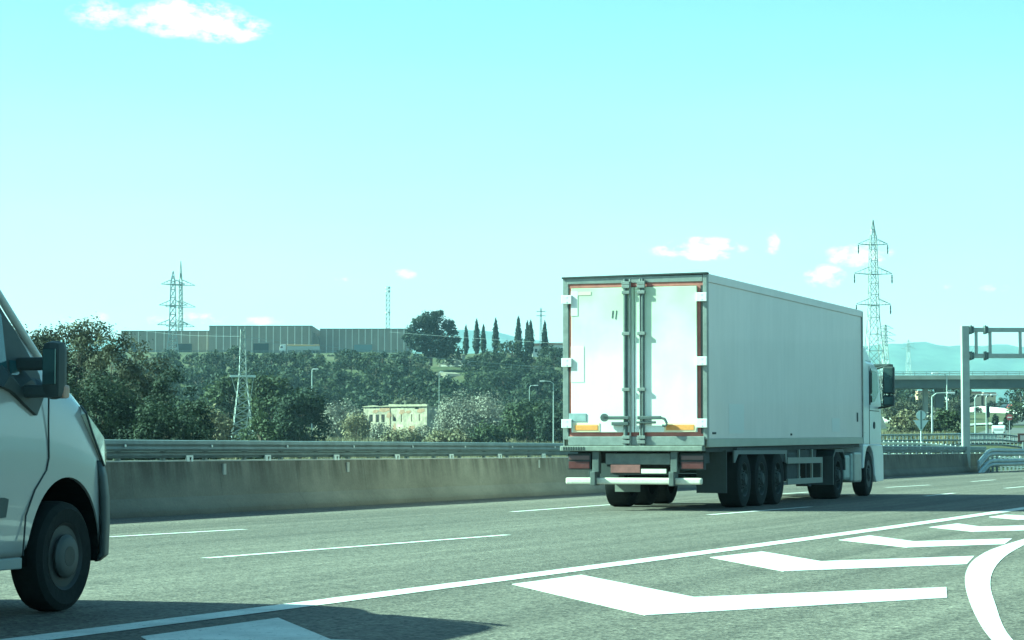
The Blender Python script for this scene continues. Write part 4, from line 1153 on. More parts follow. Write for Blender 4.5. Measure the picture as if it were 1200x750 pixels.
# tall dry grass: what nobody could count
def grass_patch(name, pxs, Ys, count, h, m_, seed):
    rs = np.random.RandomState(seed); n = count
    Y = rs.uniform(Ys[0], Ys[1], n); X = (rs.uniform(pxs[0], pxs[1], n) - 600) / F * Y; Z = terrain(X, Y)
    cl_ = .5 + .5 * np.sin(X * .35 + seed) * np.cos(Y * .12)
    keep = rs.rand(n) < .25 + .75 * cl_; X, Y, Z = X[keep], Y[keep], Z[keep]; n = len(X)
    hh = h * rs.uniform(.4, 1.2, n); w = h * .08; a = rs.uniform(0, math.pi, n); lx, ly = rs.normal(size=n) * .2 * h, rs.normal(size=n) * .2 * h
    V = np.stack([np.stack([X - np.cos(a) * w, Y - np.sin(a) * w, Z - .1], 1), np.stack([X + np.cos(a) * w, Y + np.sin(a) * w, Z - .1], 1), np.stack([X + lx, Y + ly, Z + hh], 1)], 1).reshape(-1, 3)
    me = bpy.data.meshes.new(name); me.vertices.add(3 * n); me.vertices.foreach_set('co', V.astype(np.float32).ravel())
    me.loops.add(3 * n); me.loops.foreach_set('vertex_index', np.arange(3 * n, dtype=np.int32))
    me.polygons.add(n); me.polygons.foreach_set('loop_start', np.arange(0, 3 * n, 3, dtype=np.int32))
    try: me.polygons.foreach_set('loop_total', np.full(n, 3, np.int32))
    except Exception: pass
    me.update(); me.validate()
    at = me.attributes.new('tone', 'FLOAT', 'FACE'); at.data.foreach_set('value', rs.uniform(0, 1, n).astype(np.float32))
    me.materials.append(m_)
    o = bpy.data.objects.new(name, me); COL.objects.link(o); return o
tag(grass_patch('grass', (200, 700), (170, 470), 60000, 1.1, L_straw, 4), 'tall dry grass and weeds in the valley behind the guardrail', 'grass', kind='stuff')
tag(grass_patch('grass', (1030, 1120), (176, 330), 26000, .8, L_straw, 5), 'dry grass on the slope around the road sign', 'grass', kind='stuff')

# ---------------------------------------------------------------- warehouses on the plateau
M_wh = mat('warehouse_panels', (.24, .21, .165), .8, noise=[(.15, .12, I3), (1.5, .08, (1, 1, .2))])
M_wh_l = mat('warehouse_joint', (.62, .58, .50), .8)
M_open = mat('dark_opening', (.02, .03, .03), .8)
def warehouse(x0, x1, ytop, ybot, Y, label, doors, depth, step=11.0, cut=0, extra=None):
    a = AT(x0, ybot, Y); b = AT(x1, ybot, Y); top = AT(x0, ytop, Y).z; zb = a.z
    t = thing('warehouse', label, 'building', (a.x, Y, zb))
    w = b.x - a.x; h = top - zb
    body = MB().box(0, w, 0, depth, -3, h - .35).build('wall', M_wh, t)
    MB().box(-.1, w + .1, -.1, depth + .1, h - .35, h).build('parapet', mat('parapet', (.17, .17, .145), .7), t)
    mb = MB(); k = step / F * Y; n = int(w / k)
    for i in range(1, n + 1):
        xx = i * w / (n + .35); mb.box(xx - .17, xx + .17, -.13, -.002, -1, h - .36)
    mb.build('panel_joints', M_wh_l, t)
    for (d0, d1, dt) in doors:
        p0 = AT(d0, dt, Y).x - a.x; p1 = AT(d1, dt, Y).x - a.x; hz = AT(d0, dt, Y).z - zb
        f = MB().box(p0 - .25, p1 + .25, -.4, -.14, -.5, hz + .3).build('door_frame', M_wh, t)
        MB().box(p0, p1, -.46, -.402, -.5, hz).build('loading_door', M_open if d0 != 415 else mat('blue_grey_door', (.16, .2, .2), .6), t)
    return t
warehouse(142, 246, 387.5, 412, 975, 'long low grey warehouse at the left, partly behind the pylon', [(207, 225, 403), (147, 160, 401)], 55, 9.6)
warehouse(245, 365, 381.5, 412.5, 955, 'tallest grey panelled warehouse, in the middle of the three', [(297, 315, 402.5)], 70, 8.3)
warehouse(375, 476, 385, 411, 965, 'grey panelled warehouse at the right, beside the umbrella pine', [(415, 436, 404)], 60, 7.7)
a = AT(365.2, 389, 962); 
mb = MB(); pa = AT(365.3, 412.5, 962)
mb.prism([(0, -2), (3.0, -2), (3.0, 4.0), (1.2, 7.4), (0, 8.0)], 0, 30, 'y')
o = mb.build('annex', M_wh); o.location = (pa.x, 962, pa.z); tag(o, 'small lean-to building wedged between two warehouses', 'building')
# rail along the plateau edge
pl0 = AT(138, 413, 930); pl1 = AT(480, 414, 930)
g = thing('fence', 'long low fence along the edge of the warehouse yard', 'fence', (pl0.x, 930, pl0.z))
mb = MB(); L_ = pl1.x - pl0.x
mb.box(0, L_, 0, .12, -1.6, -.1); mb.box(0, L_, 0, .12, .35, .5); mb.box(0, L_, 0, .12, .75, .85); mb.build('rail_beam', M_galv_dark, g)
for i in range(36):
    MB().box(i * L_ / 36, i * L_ / 36 + .14, -.02, .12, -2.5, 1).build('post', M_galv_dark, g) if i == 0 else None
pr = [c for c in kids(g) if c.name.startswith('post')][0]
for i in range(1, 36):
    c = pr.copy(); COL.objects.link(c); c.parent = g; c.location.x = i * L_ / 36
# parked lorry in the yard
def small_vehicle(name, label, cat, loc, rz, L_, W_, H_, kind, colr, group=None):
    t = thing(name, label, cat, loc, rz, group)
    mp_ = mat('vehicle_%s' % kind + str(colr), colr, .35, coat=.4)
    y0, y1 = -L_ / 2, L_ / 2
    if kind == 'van': prof = [(y0, .3), (y0, H_ * .8), (y0 + .12, H_ * .97), (y0 + .4, H_), (y1 - 1.9, H_), (y1 - 1.1, H_ * .62), (y1 - .25, H_ * .5), (y1, H_ * .38), (y1, .3)]
    else: prof = [(y0, .3), (y0, H_ * .55), (y0 + .15, H_ * .65), (y0 + .65, H_ * .97), (y0 + 1.2, H_), (y0 + 2.2, H_ * .97), (y1 - 1.3, H_ * .62), (y1 - .2, H_ * .5), (y1, H_ * .38), (y1, .3)]
    MB().prism(prof, -W_ / 2, W_ / 2, 'x').build('body', mp_, t, bevel=.08)
    MB().box(-W_ / 2 + .18, W_ / 2 - .18, y0 - .012, y0 + .05, H_ * .6, H_ * .86, .01).map(lambda x, y, z: (x, y + (z - H_ * .6) * (.15 if kind == 'van' else .9), z)).build('rear_window', M_glass, t)
    MB().box(-W_ / 2 + .14, W_ / 2 - .14, 0, .04, 0, .55).map(lambda x, y, z: (x, y1 - (1.12 if kind == 'van' else 1.33) - z * (1.0), H_ * .62 + z * .8 + .03)).build('windscreen', M_glass, t)
    for sx in (-1, 1):
        MB().prism([(y0 + .9, H_ * .6), (y0 + 1.1, H_ * .88), (y1 - 2.0, H_ * .88), (y1 - 1.45, H_ * .62)], sx * W_ / 2 - .012, sx * W_ / 2 + .012, 'x').build('side_window', M_glass, t)
        MB().box(sx * (W_ / 2 - .12) - .07, sx * (W_ / 2 - .12) + .07, y0 - .03, y0 + .02, H_ * .36, H_ * .5).build('tail_lamp', M_red, t)
        for yy in (y0 + .8, y1 - .85):
            e = bpy.data.objects.new('wheel', None); COL.objects.link(e); e.parent = t; e.location = (sx * W_ / 2 - sx * .1, yy, .32)
            MB().lathe([(.2, -.1), (.32, -.09), (.32, .09), (.2, .1)], n=18).build('tyre', M_tyre, e, True)
            MB().lathe([(0, .105 * sx), (.2, .10 * sx), (.2, 0)], n=14).build('rim', M_galv, e, True)
    MB().box(-W_ / 2 + .1, W_ / 2 - .1, y0 - .05, y0 + .03, .32, .5, .02).build('bumper', M_black, t)
    return t
p = AT(350, 413.5, 935)
t = thing('articulated_lorry', 'small far lorry with white cab and tan-topped trailer before the middle warehouse', 'lorry', (p.x, 935, p.z - .2), 0)
MB().prism([(-7.2, .8), (-7.2, 2.2), (-6.6, 3.3), (-4.9, 3.4), (-4.9, .8)], -1.2, 1.2, 'y').build('cab', M_white, t, bevel=.08)
MB().box(-6.9, -6.0, -1.24, -1.2, 2.0, 2.8).build('cab_window', M_glass, t)
MB().box(-4.3, 8, -1.2, 1.2, 1.2, 2.7, .05).build('trailer_box', mat('pale_grey_tarp', (.38, .38, .34), .6), t)
MB().box(-4.3, 8, -1.22, 1.22, 2.7, 3.3, .08).build('trailer_cover', mat('tan_tarp', (.52, .36, .17), .8), t)
for i, x in enumerate((-5.8, -2.9, 4.6, 5.9, 7.1)):
    MB().lathe([(0, -1.25), (.5, -1.25), (.5, -.85), (0, -.85)], (x, 0, .5), 16, 'y').build('wheel', M_tyre, t)

# ---------------------------------------------------------------- ruined house
def ruin():
    Y = 548; a = AT(426, 503, Y); b = AT(507, 503, Y); zb = th((a.x + b.x) / 2, Y) - .3
    t = thing('ruined_house', 'ruined two-storey stone house with gaping windows in the valley', 'building', (a.x, Y, zb), R(-30))
    w = (b.x - a.x) * 1.08; h = AT(470, 477, Y).z - zb
    M_st = mat('sunlit_rough_plaster', (.35, .30, .22), .95, noise=[(.35, .4, I3), (1.6, .35, (1, 1, .4)), (.9, .25, I3)])
    M_st2 = mat('exposed_brick_patch', (.30, .19, .12), .95, noise=[(1.2, .3, I3)])
    wins = [(.12, .42, .80), (.22, .42, .80), (.31, .4, .72), (.49, .42, .76), (.62, .45, .70), (.78, .40, .76), (.90, .42, .70)]
    hz0, hz1 = h * .46, h * .72
    mb = MB(); x = 0; tt_ = .45
    cols = []
    for i, (f, a_, b_) in enumerate(wins):
        xc = f * w; cols.append((xc - .46, xc + .46))
    prev = 0
    for c0, c1 in cols:
        mb.box(prev, c0, 0, tt_, -1, h * random.uniform(.90, 1.0)); prev = c1
    mb.box(prev, w, 0, tt_, -1, h)
    for c0, c1 in cols:
        mb.box(c0, c1, 0.004, tt_ - .004, -1, hz0 + random.uniform(-.2, .1)); mb.box(c0, c1, .004, tt_ - .004, hz1, h * .975)
    mb.build('front_wall', M_st, t)
    mb = MB(); mb.box(0, tt_, tt_ + .003, 9, -1, h * .96); mb.box(w - tt_, w, tt_ + .003, 9, -1, h * 1.0); mb.box(tt_ + .003, w - tt_ - .003, 8.6, 8.98, -1, h * .9)
    mb.build('side_wall', M_st, t)
    MB().box(tt_, w - tt_, tt_ + .2, 8.5, h * .38, h * .42).build('floor_slab', M_dark, t)
    mb = MB()
    for (x0, x1, z0, z1) in ((.14, .24, .8, .9), (.24, .42, .84, .97), (.46, .52, .1, .4), (.70, .82, .12, .3), (.84, .97, .8, .92), (.36, .45, .62, .80), (.56, .66, .75, .9), (.66, .76, .78, .86), (.20, .28, .18, .34)):
        mb.prism([(x0 * w, z0 * h), ((x0 + x1) / 2 * w, (z0 - .04) * h), (x1 * w, z0 * h + .2), (x1 * w - .3, z1 * h), (x0 * w + .4, z1 * h - .1)], -.03, 0, 'y')
    mb.build('brick_patches', M_st2, t)
    mb = MB(); mb.prism([(-.15, h), (w * .4, h + .06), (w * .4, h + .3), (w * .26, h + .15), (w * .15, h + .35), (-.15, h + .12)], -.25, .6, 'y')
    mb.prism([(w * .4, h + .02), (w + .2, h + .02), (w + .2, h + .42), (w * .8, h + .5), (w * .6, h + .45), (w * .41, h + .6)], -.25, .6, 'y')
    mb.build('broken_cornice', mat('cornice_stone', (.34, .30, .21), .95, noise=[(1.5, .25, I3)]), t)
    mb = MB()
    for i in range(14):
        x0 = w * (.42 + i * .04); mb.prism([(x0, h + .4), (x0 + w * .03, h + .4), (x0 + w * .028, h + random.uniform(.35, .62)), (x0, h + random.uniform(.35, .6))], 1.5, 1.9, 'y')
    mb.build('roof_remains', M_st, t)
    MB().tube((w * .42, -.06, h * .2), (w * .42, -.06, h), .07, n=6).build('downpipe', M_st2, t)
ruin()
# concrete terraces on the slope
def terrace(label, x0, x1, y0, y1, Y, dep, colr):
    a = AT(x0, y1, Y); b = AT(x1, y1, Y); zt = AT(x0, y0, Y).z
    t = thing('terrace_wall', label, 'wall', (a.x, Y, a.z), R(-30))
    h = zt - a.z; w = b.x - a.x
    MB().prism([(0, -1.2), (w, -.8), (w, h * .5), (w * .86, h * .8), (w * .62, h), (w * .45, h * .8), (w * .3, h * .9), (w * .12, h * .5), (0, h * .2)], 0, dep, 'y').build('retaining_wall', mat('terrace' + str(colr), colr, .9, noise=[(.5, .25, I3)]), t)
    MB().box(w * .15, w * .95, -.25, .1, h * .2, h * .32).build('ledge', M_conc2, t)
terrace('pale earth and concrete terrace low on the slope, under the umbrella pine', 500, 530, 436, 446, 684, 8, (.26, .235, .17))
terrace('grey concrete retaining wall above the lower terrace', 512, 548, 421, 432, 716, 8, (.22, .21, .17))
t = thing('shed', 'small pale concrete shed standing on the upper terrace', 'shed', AT(529, 424, 722), R(-20))
MB().box(0, 3.2, 0, 3, -1, 1.9).build('wall', M_conc2, t); MB().box(-.2, 3.4, -.2, 3.2, 1.91, 2.1).build('roof', mat('shed_roof', (.3, .27, .2), .9), t); MB().box(.6, 1.5, -.05, -.003, 0, 1.7).build('door', M_open, t)
p = AT(641, 411, 900)
for i, (x0, x1, yt, yb, lab) in enumerate([(624, 637, 405, 417, 'small white building low behind the cypresses'), (641, 668, 404, 416, 'low white building behind the rightmost cypress')]):
    a = AT(x0, yb, 800); b = AT(x1, yb, 800); h = AT(x0, yt, 800).z - a.z
    t = thing('house', lab, 'building', (a.x, 800, a.z)); w = b.x - a.x
    MB().box(0, w, 0, 6, -3, h).build('wall', mat('white_render', (.55, .53, .50), .8), t); MB().prism([(-.3, h), (w + .3, h), (w + .1, h + .7), (.1, h + .7)], -.3, 6.3, 'y').build('roof', mat('roof_tiles', (.26, .16, .12), .9), t)
    mb = MB(); 
    for k in range(2): MB().box(w * (.2 + .4 * k), w * (.2 + .4 * k) + .9, -.04, -.003, h * .35, h * .7).build('window', M_open, t)

# ---------------------------------------------------------------- pylons, masts, wires
M_pyl = mat('pylon_steel', (.34, .36, .34), .6, .3)
def lattice(mb, lv, r_, n_faces=4, xr=None):
    """lv: (z, half width); four legs with crossed bracing between the levels"""
    for (z0, w0), (z1, w1) in zip(lv[:-1], lv[1:]):
        c0 = [(-w0, -w0, z0), (w0, -w0, z0), (w0, w0, z0), (-w0, w0, z0)]; c1 = [(-w1, -w1, z1), (w1, -w1, z1), (w1, w1, z1), (-w1, w1, z1)]
        for i in range(4):
            j = (i + 1) % 4
            mb.tube(c0[i], c1[i], r_, n=4, cap=False); mb.tube(c0[i], c1[j], r_ * .6, n=3, cap=False); mb.tube(c0[j], c1[i], r_ * .6, n=3, cap=False)
            mb.tube(c1[i], c1[j], r_ * .6, n=3, cap=False)
def pylon(px, ytop, ybase, Y, label, arms, wbase, wwaist, ywaist, r_, steps=9, rz=0.0, ins=True, name='pylon'):
    b = AT(px, ybase, Y); H = AT(px, ytop, Y).z - b.z
    t = thing(name, label, 'pylon', b, rz)
    zw = AT(px, ywaist, Y).z - b.z
    k = F / Y
    mb = MB(); lv = []
    for i in range(steps + 1): f = i / steps; lv.append((zw * f, (wbase + (wwaist - wbase) * f ** .8) / 2 / k))
    ztop_arm = AT(px, arms[0][0], Y).z - b.z + 1.2
    n2 = max(4, int((ztop_arm - zw) / (wwaist / k * 1.1)))
    for i in range(1, n2 + 1): f = i / n2; lv.append((zw + (ztop_arm - zw) * f, (wwaist + (wwaist * .62 - wwaist) * f) / 2 / k))
    lv += [(ztop_arm + (H - ztop_arm) * .5, wwaist * .3 / 2 / k), (H, .05)]
    lattice(mb, lv, r_); mb.build('tower', M_pyl, t)
    for (ya, half) in arms:
        za = AT(px, ya, Y).z - b.z; hw = half / k; bw = wwaist * .4 / k
        mb = MB()
        for s_ in (-1, 1):
            for q in (-bw * .8, bw * .8):
                mb.tube((s_ * bw, q, za), (s_ * hw, 0, za + .15), r_ * .9, n=4); mb.tube((s_ * bw, q, za + hw * .38), (s_ * hw, 0, za + .2), r_ * .7, n=4)
                for f in (.35, .65): mb.tube((s_ * (bw + (hw - bw) * f), q * (1 - f), za), (s_ * (bw + (hw - bw) * f), q * (1 - f), za + hw * .38 * (1 - f)), r_ * .5, n=3)
        mb.tube((-bw, -bw, za), (bw, -bw, za), r_, n=4); mb.tube((-bw, bw, za), (bw, bw, za), r_, n=4)
        mb.build('crossarm', M_pyl, t)
        if ins:
            for s_ in (-1, 1):
                MB().lathe([(0, 0), (.12, -.05), (.09, -.3), (.14, -.5), (.09, -.8), (.14, -1.1), (.08, -1.5), (0, -1.6)], (s_ * hw, 0, za), 8, 'z').build('insulator', M_black, t)
    return t
pylon(1024.5, 258, 470, 420, 'tall lattice pylon with three crossarms above the cab of the lorry', [(287, 18), (321.5, 23), (357.5, 21)], 30, 11, 372, .075, 5, .18)
pylon(1038, 380, 470, 900, 'fainter far pylon just right of the tall one', [(385.5, 11), (393, 14), (400, 13)], 13, 4, 405, .10, 4, .4, False)
pylon(1065, 398, 470, 1100, 'faintest small pylon, in front of the hills left of the gantry', [(403, 7), (409, 9)], 10, 3.0, 412, .05, 4, .3, False)
pylon(202, 318, 442, 840, 'large lattice pylon on the left, its wide foot before the warehouses', [(333.5, 14), (358, 16), (381, 18)], 22, 8, 388, .19, 8, .1, False)
pylon(211, 306, 425, 985, 'slender pylon close behind the large left one', [(334.5, 17), (360, 18), (383, 17)], 12, 5.5, 392, .17, 7, .35, False)
pylon(284, 393, 517, 282, 'small lattice pylon standing among the valley bushes', [(398, 2.5)], 27, 8, 438, .05, 8, .2, False)
t = bpy.data.objects[[o.name for o in bpy.data.objects if o.get('label', '').startswith('small lattice pylon')][0]]
mb = MB(); k = 282 / F
mb.box(-15 * k, 15 * k, -.12, .12, AT(284, 441, 282).z - AT(284, 517, 282).z - .1, AT(284, 439.5, 282).z - AT(284, 517, 282).z); mb.build('platform', M_galv_light, t)
mb = MB(); z1 = AT(284, 442, 282).z - AT(284, 517, 282).z
mb.tube((13 * k, 0, z1), (4 * k, 0, z1 - 6), .05, n=4); mb.tube((-13 * k, 0, z1), (-4 * k, 0, z1 - 3), .05, n=4); mb.build('strut', M_pyl, t)
# telegraph-like pylon near the cypresses
b = AT(634, 415, 760); k = 760 / F
t = thing('pylon', 'slim pole pylon with two short arms between the cypresses', 'pylon', b)
H = AT(634, 361, 760).z - b.z; mb = MB(); lattice(mb, [(H * i / 9, (.9 - .6 * i / 9) / 2) for i in range(10)], .09); mb.build('tower', M_pyl, t)
for yy in (365, 370): z = AT(634, yy, 760).z - b.z; MB().box(-5.5 * k, 5.5 * k, -.1, .1, z - .1, z + .1).build('crossarm', M_pyl, t)
# telecom mast
b = AT(454.5, 412, 990); H = AT(454.5, 336, 990).z - b.z
t = thing('telecom_mast', 'slim cylindrical lattice telecom mast rising behind the right warehouse', 'mast', b)
mb = MB(); lattice(mb, [(H * i / 14, .72) for i in range(15)], .10); mb.build('mast_frame', M_pyl, t)
for f in (.60, .93, .985): MB().lathe([(.5, -.35), (1.0, -.3), (1.0, .3), (.5, .35)], (0, 0, H * f), 12, 'z').build('antenna_ring', M_galv_light, t)
# wires
def wire(name_label, a, b, sag, r_=.03, group='overhead power wires'):
    n = 18; pts = []
    for i in range(n + 1):
        f = i / n; q = a.lerp(b, f); q = q - Vector((0, 0, sag * 4 * f * (1 - f))); pts.append(q)
    o = Vector(pts[0]); mb = MB().path([p_ - o for p_ in pts], r_, 4)
    w = mb.build('power_wire', M_galv); w.location = o
    return tag(w, name_label, 'wire', group)
wire('lower power wire running across the hillside from the small pylon to the lorry', AT(284, 394, 282), AT(760, 437, 380), .6, .022)
wire('power wire leaving the small pylon towards the upper left', AT(284, 394, 282), AT(150, 384, 520), .5, .018)
wire('upper power wire crossing in front of the umbrella pine and cypresses', AT(456, 389, 560), AT(760, 407, 500), .3, .022)
wire('twin of the lower power wire, running just above it past the warehouses', AT(284, 397, 282), AT(760, 432, 375), 1.3, .016)

# ---------------------------------------------------------------- street lamps in the valley
def lamp(px, ytop, ybase, Y, label, arm=1.6, side=-1, r_=.09, group='street lamps beyond the motorway', double=False, two=False):
    b = AT(px, ybase, Y); zb = min(b.z, th(b.x, Y)); H = AT(px, ytop, Y).z - zb
    t = thing('street_lamp', label, 'street lamp', (b.x, Y, zb), 0, group)
    m_ = mat('lamp_post', (.42, .45, .42), .5, .3)
    MB().tube((0, 0, 0), (0, 0, H - .3), r_, r_ * .6, 8).build('pole', m_, t)
    for s_ in ((side, -side) if two else (side,)):
        MB().path([(0, 0, H - .3), (s_ * arm * .3, 0, H), (s_ * arm, 0, H + .05)], r_ * .55, 6).build('arm', m_, t)
        MB().box(min(s_ * arm, s_ * (arm + .7)), max(s_ * arm, s_ * (arm + .7)), -.18, .18, H - .04, H + .12, .04).build('lamp_head', M_white, t)
lamp(648.5, 447, 470, 340, 'street lamp with curved arm at the edge of the lorry', 1.2, -1)
lamp(620.5, 452, 470, 420, 'thin street lamp left of the curved one beside the lorry', .8, 1)
lamp(365.5, 433, 462, 330, 'short pale lamp post above the dense dark tree', .15, 1, .11)
lamp(514.5, 436, 492, 520, 'slim mast lamp beside the right end of the ruined house', .2, 1, .08)
lamp(1110, 438, 480, 260, 'slim lamp pole in front of the overpass left of the gantry', .9, -1, .09)
lamp(1092.5, 461, 500, 215, 'pale lamp pole with arm above the green bush', 1.3, 1, .10)
lamp(1143, 463, 515, 250, 'pale lamp pole right behind the gantry post', .7, 1, .08)
lamp(1156, 463, 512, 262, 'thin lamp pole second to the right of the gantry post', .5, 1, .07)

# ---------------------------------------------------------------- right-hand side: overpass, ramp, sign, gantry
def gantry():
    Y = 112; b = AT(1132, 534, Y); zb = th(b.x, Y) - .3
    t = thing('sign_gantry', 'grey steel sign gantry with a square post and a two-bar truss arm', 'gantry', (b.x, Y, zb), R(2))
    m_ = mat('gantry_steel', (.36, .38, .35), .55, .35, noise=[(3, .1, I3)])
    H = AT(1132, 382, Y).z - zb; k = Y / F; z = lambda y: AT(1132, y, Y).z - zb
    MB().box(-.17, .17, -.17, .17, 0, H, .02).build('post', m_, t)
    for y in (386.5, 417):
        MB().box(.17, 6.5, -.11, .11, z(y) - .10, z(y) + .10, .01).build('beam', m_, t)
        for x in (.26, .92):
            mb = MB(); mb.box(x - .035, x + .035, -.2, .2, z(y) - .2, z(y) + .2, .01); mb.box(x + .07, x + .13, -.16, .16, z(y) - .16, z(y) + .16); mb.build('flange', M_galv_dark, t)
    for x in (.52, 1.16, 2.55, 3.9, 5.3):
        MB().box(x - .06, x + .06, -.07, .07, z(417) + .1, z(386.5) - .1).build('strut', m_, t)
gantry()
def roadsign():
    Y = 150; b = AT(1079.5, 515, Y); zb = th(b.x, Y) - .2
    t = thing('road_sign', 'back of a round sign above a triangular give-way sign on one post', 'road sign', (b.x, Y, zb), 0)
    z = lambda y: AT(1079.5, y, Y).z - zb
    k = Y / F
    m_ = mat('sign_back', (.62, .66, .64), .5, .1); m2 = mat('sign_back_shade', (.14, .18, .18), .5, .3)
    MB().tube((0, .05, 0), (0, .05, z(481)), .035, n=8).build('post', m_, t)
    zc, rr = z(486.6), 5.6 * k
    MB().lathe([(0, -.01), (rr, -.01), (rr, .01), (0, .01)], (0, 0, zc), 28, 'y').build('round_plate', m_, t)
    MB().prism([(-9 * k, z(492.4)), (9 * k, z(492.4)), (8.2 * k, z(493.5)), (.6 * k, z(505)), (-.6 * k, z(505)), (-8.2 * k, z(493.5))], -.01, .01, 'y').build('triangle_plate', m_, t)
    mb = MB(); mb.box(-.045, .045, -.045, -.012, z(503), z(481.5)); mb.build('mounting_rail', m2, t)
roadsign()
def overpass():
    Y = 440
    L0 = AT(1000, 455, Y); 
    t = thing('overpass', 'concrete road overpass with dark girders and parapet rail crossing at the right', 'bridge', (L0.x, Y, 0), R(-6))
    k = Y / F; z = lambda y: AT(1100, y, Y).z
    W_ = 75
    m1 = mat('bridge_concrete', (.26, .26, .23), .85, noise=[(.4, .15, I3)]); m2 = mat('girder', (.085, .10, .10), .8, noise=[(.3, .2, I3)])
    MB().box(-25, W_, -.3, 9.3, z(445), z(440.5), .02).build('deck', m1, t)
    MB().box(-25, W_, .3, 8.7, z(455), z(445) - .003).build('girder', m2, t)
    for y in (0, 9):
        mb = MB(); mb.box(-25, W_, y - .06, y + .06, z(436.2), z(435.6)); mb.box(-25, W_, y - .04, y + .04, z(438.6), z(438.2)); mb.build('handrail', M_galv, t)
    pr_ = MB().box(0, .1, -.05, .05, z(440.5), z(435.8)).build('rail_post', M_galv, t)
    for i in range(1, 48):
        c = pr_.copy(); COL.objects.link(c); c.parent = t; c.location.x = -24 + i * 2.05
    for i, (px, w_) in enumerate([(1085, 5), (1101, 9), (1240, 9)]):
        x = (px - 1000) * k; MB().box(x - w_ * k / 2, x + w_ * k / 2, 2.5, 6.5, 0, z(455) - .003, .05).build('pier', m2 if w_ > 6 else m1, t)
    mb = MB(); mb.prism([(-30, 0), (8, 0), (3, z(456)), (-30, z(456))], -.2, 9, 'y'); mb.build('abutment', m1, t)
overpass()
# road and paved areas beyond the fence
M_asph2 = mat('far_asphalt', (.075, .075, .07), .9, noise=[(.4, .1, I3)])
def drape(name, pxy, m_, lift=.06):
    """a paved sheet lying on the terrain; outline given as photo column and distance, two rows"""
    A_, B_ = pxy; n = 14; V = []; rows = 6
    for i in range(n + 1):
        f = i / n
        def at(row):
            j = f * (len(row) - 1); a_ = int(min(j, len(row) - 2)); g_ = j - a_
            return [row[a_][q] + (row[a_ + 1][q] - row[a_][q]) * g_ for q in (0, 1)]
        a_, b_ = at(A_), at(B_)
        for r_ in range(rows + 1):
            g_ = r_ / rows; px = a_[0] + (b_[0] - a_[0]) * g_; Y = a_[1] + (b_[1] - a_[1]) * g_
            X = (px - 600) / F * Y; V.append((X, Y, th(X, Y) + lift))
    Fc = [(i * (rows + 1) + j, (i + 1) * (rows + 1) + j, (i + 1) * (rows + 1) + j + 1, i * (rows + 1) + j + 1) for i in range(n) for j in range(rows)]
    mb = MB(); mb.v = V; mb.f = Fc; o = mb.build(name, m_)
    if sum(p_.normal.z for p_ in o.data.polygons) < 0: o.data.flip_normals()
    return tag(o, kind='structure')
drape('ramp_road', ([(1040, 184), (1100, 225), (1120, 300), (1150, 400), (1190, 480), (1200, 560)], [(1330, 184), (1290, 225), (1260, 300), (1245, 400), (1232, 480), (1222, 560)]), M_asph2, .10)
drape('pavement', ([(1130, 432), (1150, 440), (1172, 446)], [(1126, 478), (1160, 482), (1188, 486)]), mat('pale_hatched_paving', (.42, .42, .38), .8, noise=[(.8, .3, (1, .3, 1))]), .10)
def low_wall(label, pts, h, th_, m_, name='retaining_wall', cat='wall'):
    c = pts[0]; mb = MB()
    for a_, b_ in zip(pts[:-1], pts[1:]):
        d = (b_ - a_); n_ = Vector((d.y, -d.x, 0)).normalized() * th_ / 2
        P_ = [a_ - n_, a_ + n_, b_ + n_, b_ - n_]
        mb.add([(q.x - c.x, q.y - c.y, q.z - 1 - c.z) for q in P_] + [(q.x - c.x, q.y - c.y, q.z + h - c.z) for q in P_], [(0, 1, 2, 3), (4, 5, 6, 7), (0, 1, 5, 4), (1, 2, 6, 5), (2, 3, 7, 6), (3, 0, 4, 7)])
    o = mb.build(name, m_); o.location = c; return tag(o, label, cat)
def onray(px, py, Y): return AT(px, py, Y)
low_wall('bright curved parapet wall of the ramp at the far right', [onray(1132, 483.5, 570), onray(1150, 481.5, 565), onray(1170, 483.5, 552), onray(1190, 487, 530), onray(1225, 493, 500)], 1.1, .4, mat('bright_wall', (.62, .60, .56), .8))
low_wall('dark side of the lower road bridge, above the bright curved wall', [onray(1128, 480, 610), onray(1165, 480, 610), onray(1240, 481, 610)], 1.0, 2.0, mat('dark_bridge_side', (.10, .12, .12), .8))
low_wall('long grey crash barrier on the embankment below the overpass', [onray(1040, 475, 700), onray(1090, 475, 700), onray(1128, 475, 700), onray(1230, 475, 700)], .7, .4, M_galv)
low_wall('low pale kerb wall at the left, below the overpass', [onray(1030, 492, 480), onray(1055, 494, 475), onray(1071, 495.5, 470)], .6, .4, M_conc2)
rail_run('curving steel guardrail along the ramp behind the gantry post', [Vector((onray(a_, 500, Y_).x, Y_, th(onray(a_, 500, Y_).x, Y_))) for a_, Y_ in ((1040, 182), (1080, 186), (1110, 196), (1140, 215), (1158, 240), (1168, 270))], [(.45, .75)], 2.2, .75)
p = gp(1170.5, 306); van_z = p.z + .1
small_vehicle('van', 'white van driving away on the ramp behind the fence', 'van', (p.x, p.y, van_z), -R(14), 4.2, 1.6, 1.5, 'van', (.62, .62, .58))
for (px, Y, rz, cc, kd, H_, lab) in [(1198, 545, -R(25), (.70, .72, .72), 'van', 2.0, 'white van at the far right edge by the no-entry sign'), (1189, 552, -R(40), (.35, .06, .06), 'car', 1.45, 'dark red car left of the white van at the right edge'), (1183, 560, -R(60), (.05, .06, .07), 'car', 1.45, 'dark car behind the no-entry sign')]:
    p = gp(px, Y); pz = max(p.z + .1, AT(px, 490, Y).z if px > 1180 else p.z)
    small_vehicle('van' if kd == 'van' else 'car', lab, kd, (p.x, p.y, p.z + .1), rz, 4.4, 1.8, H_, kd, cc)
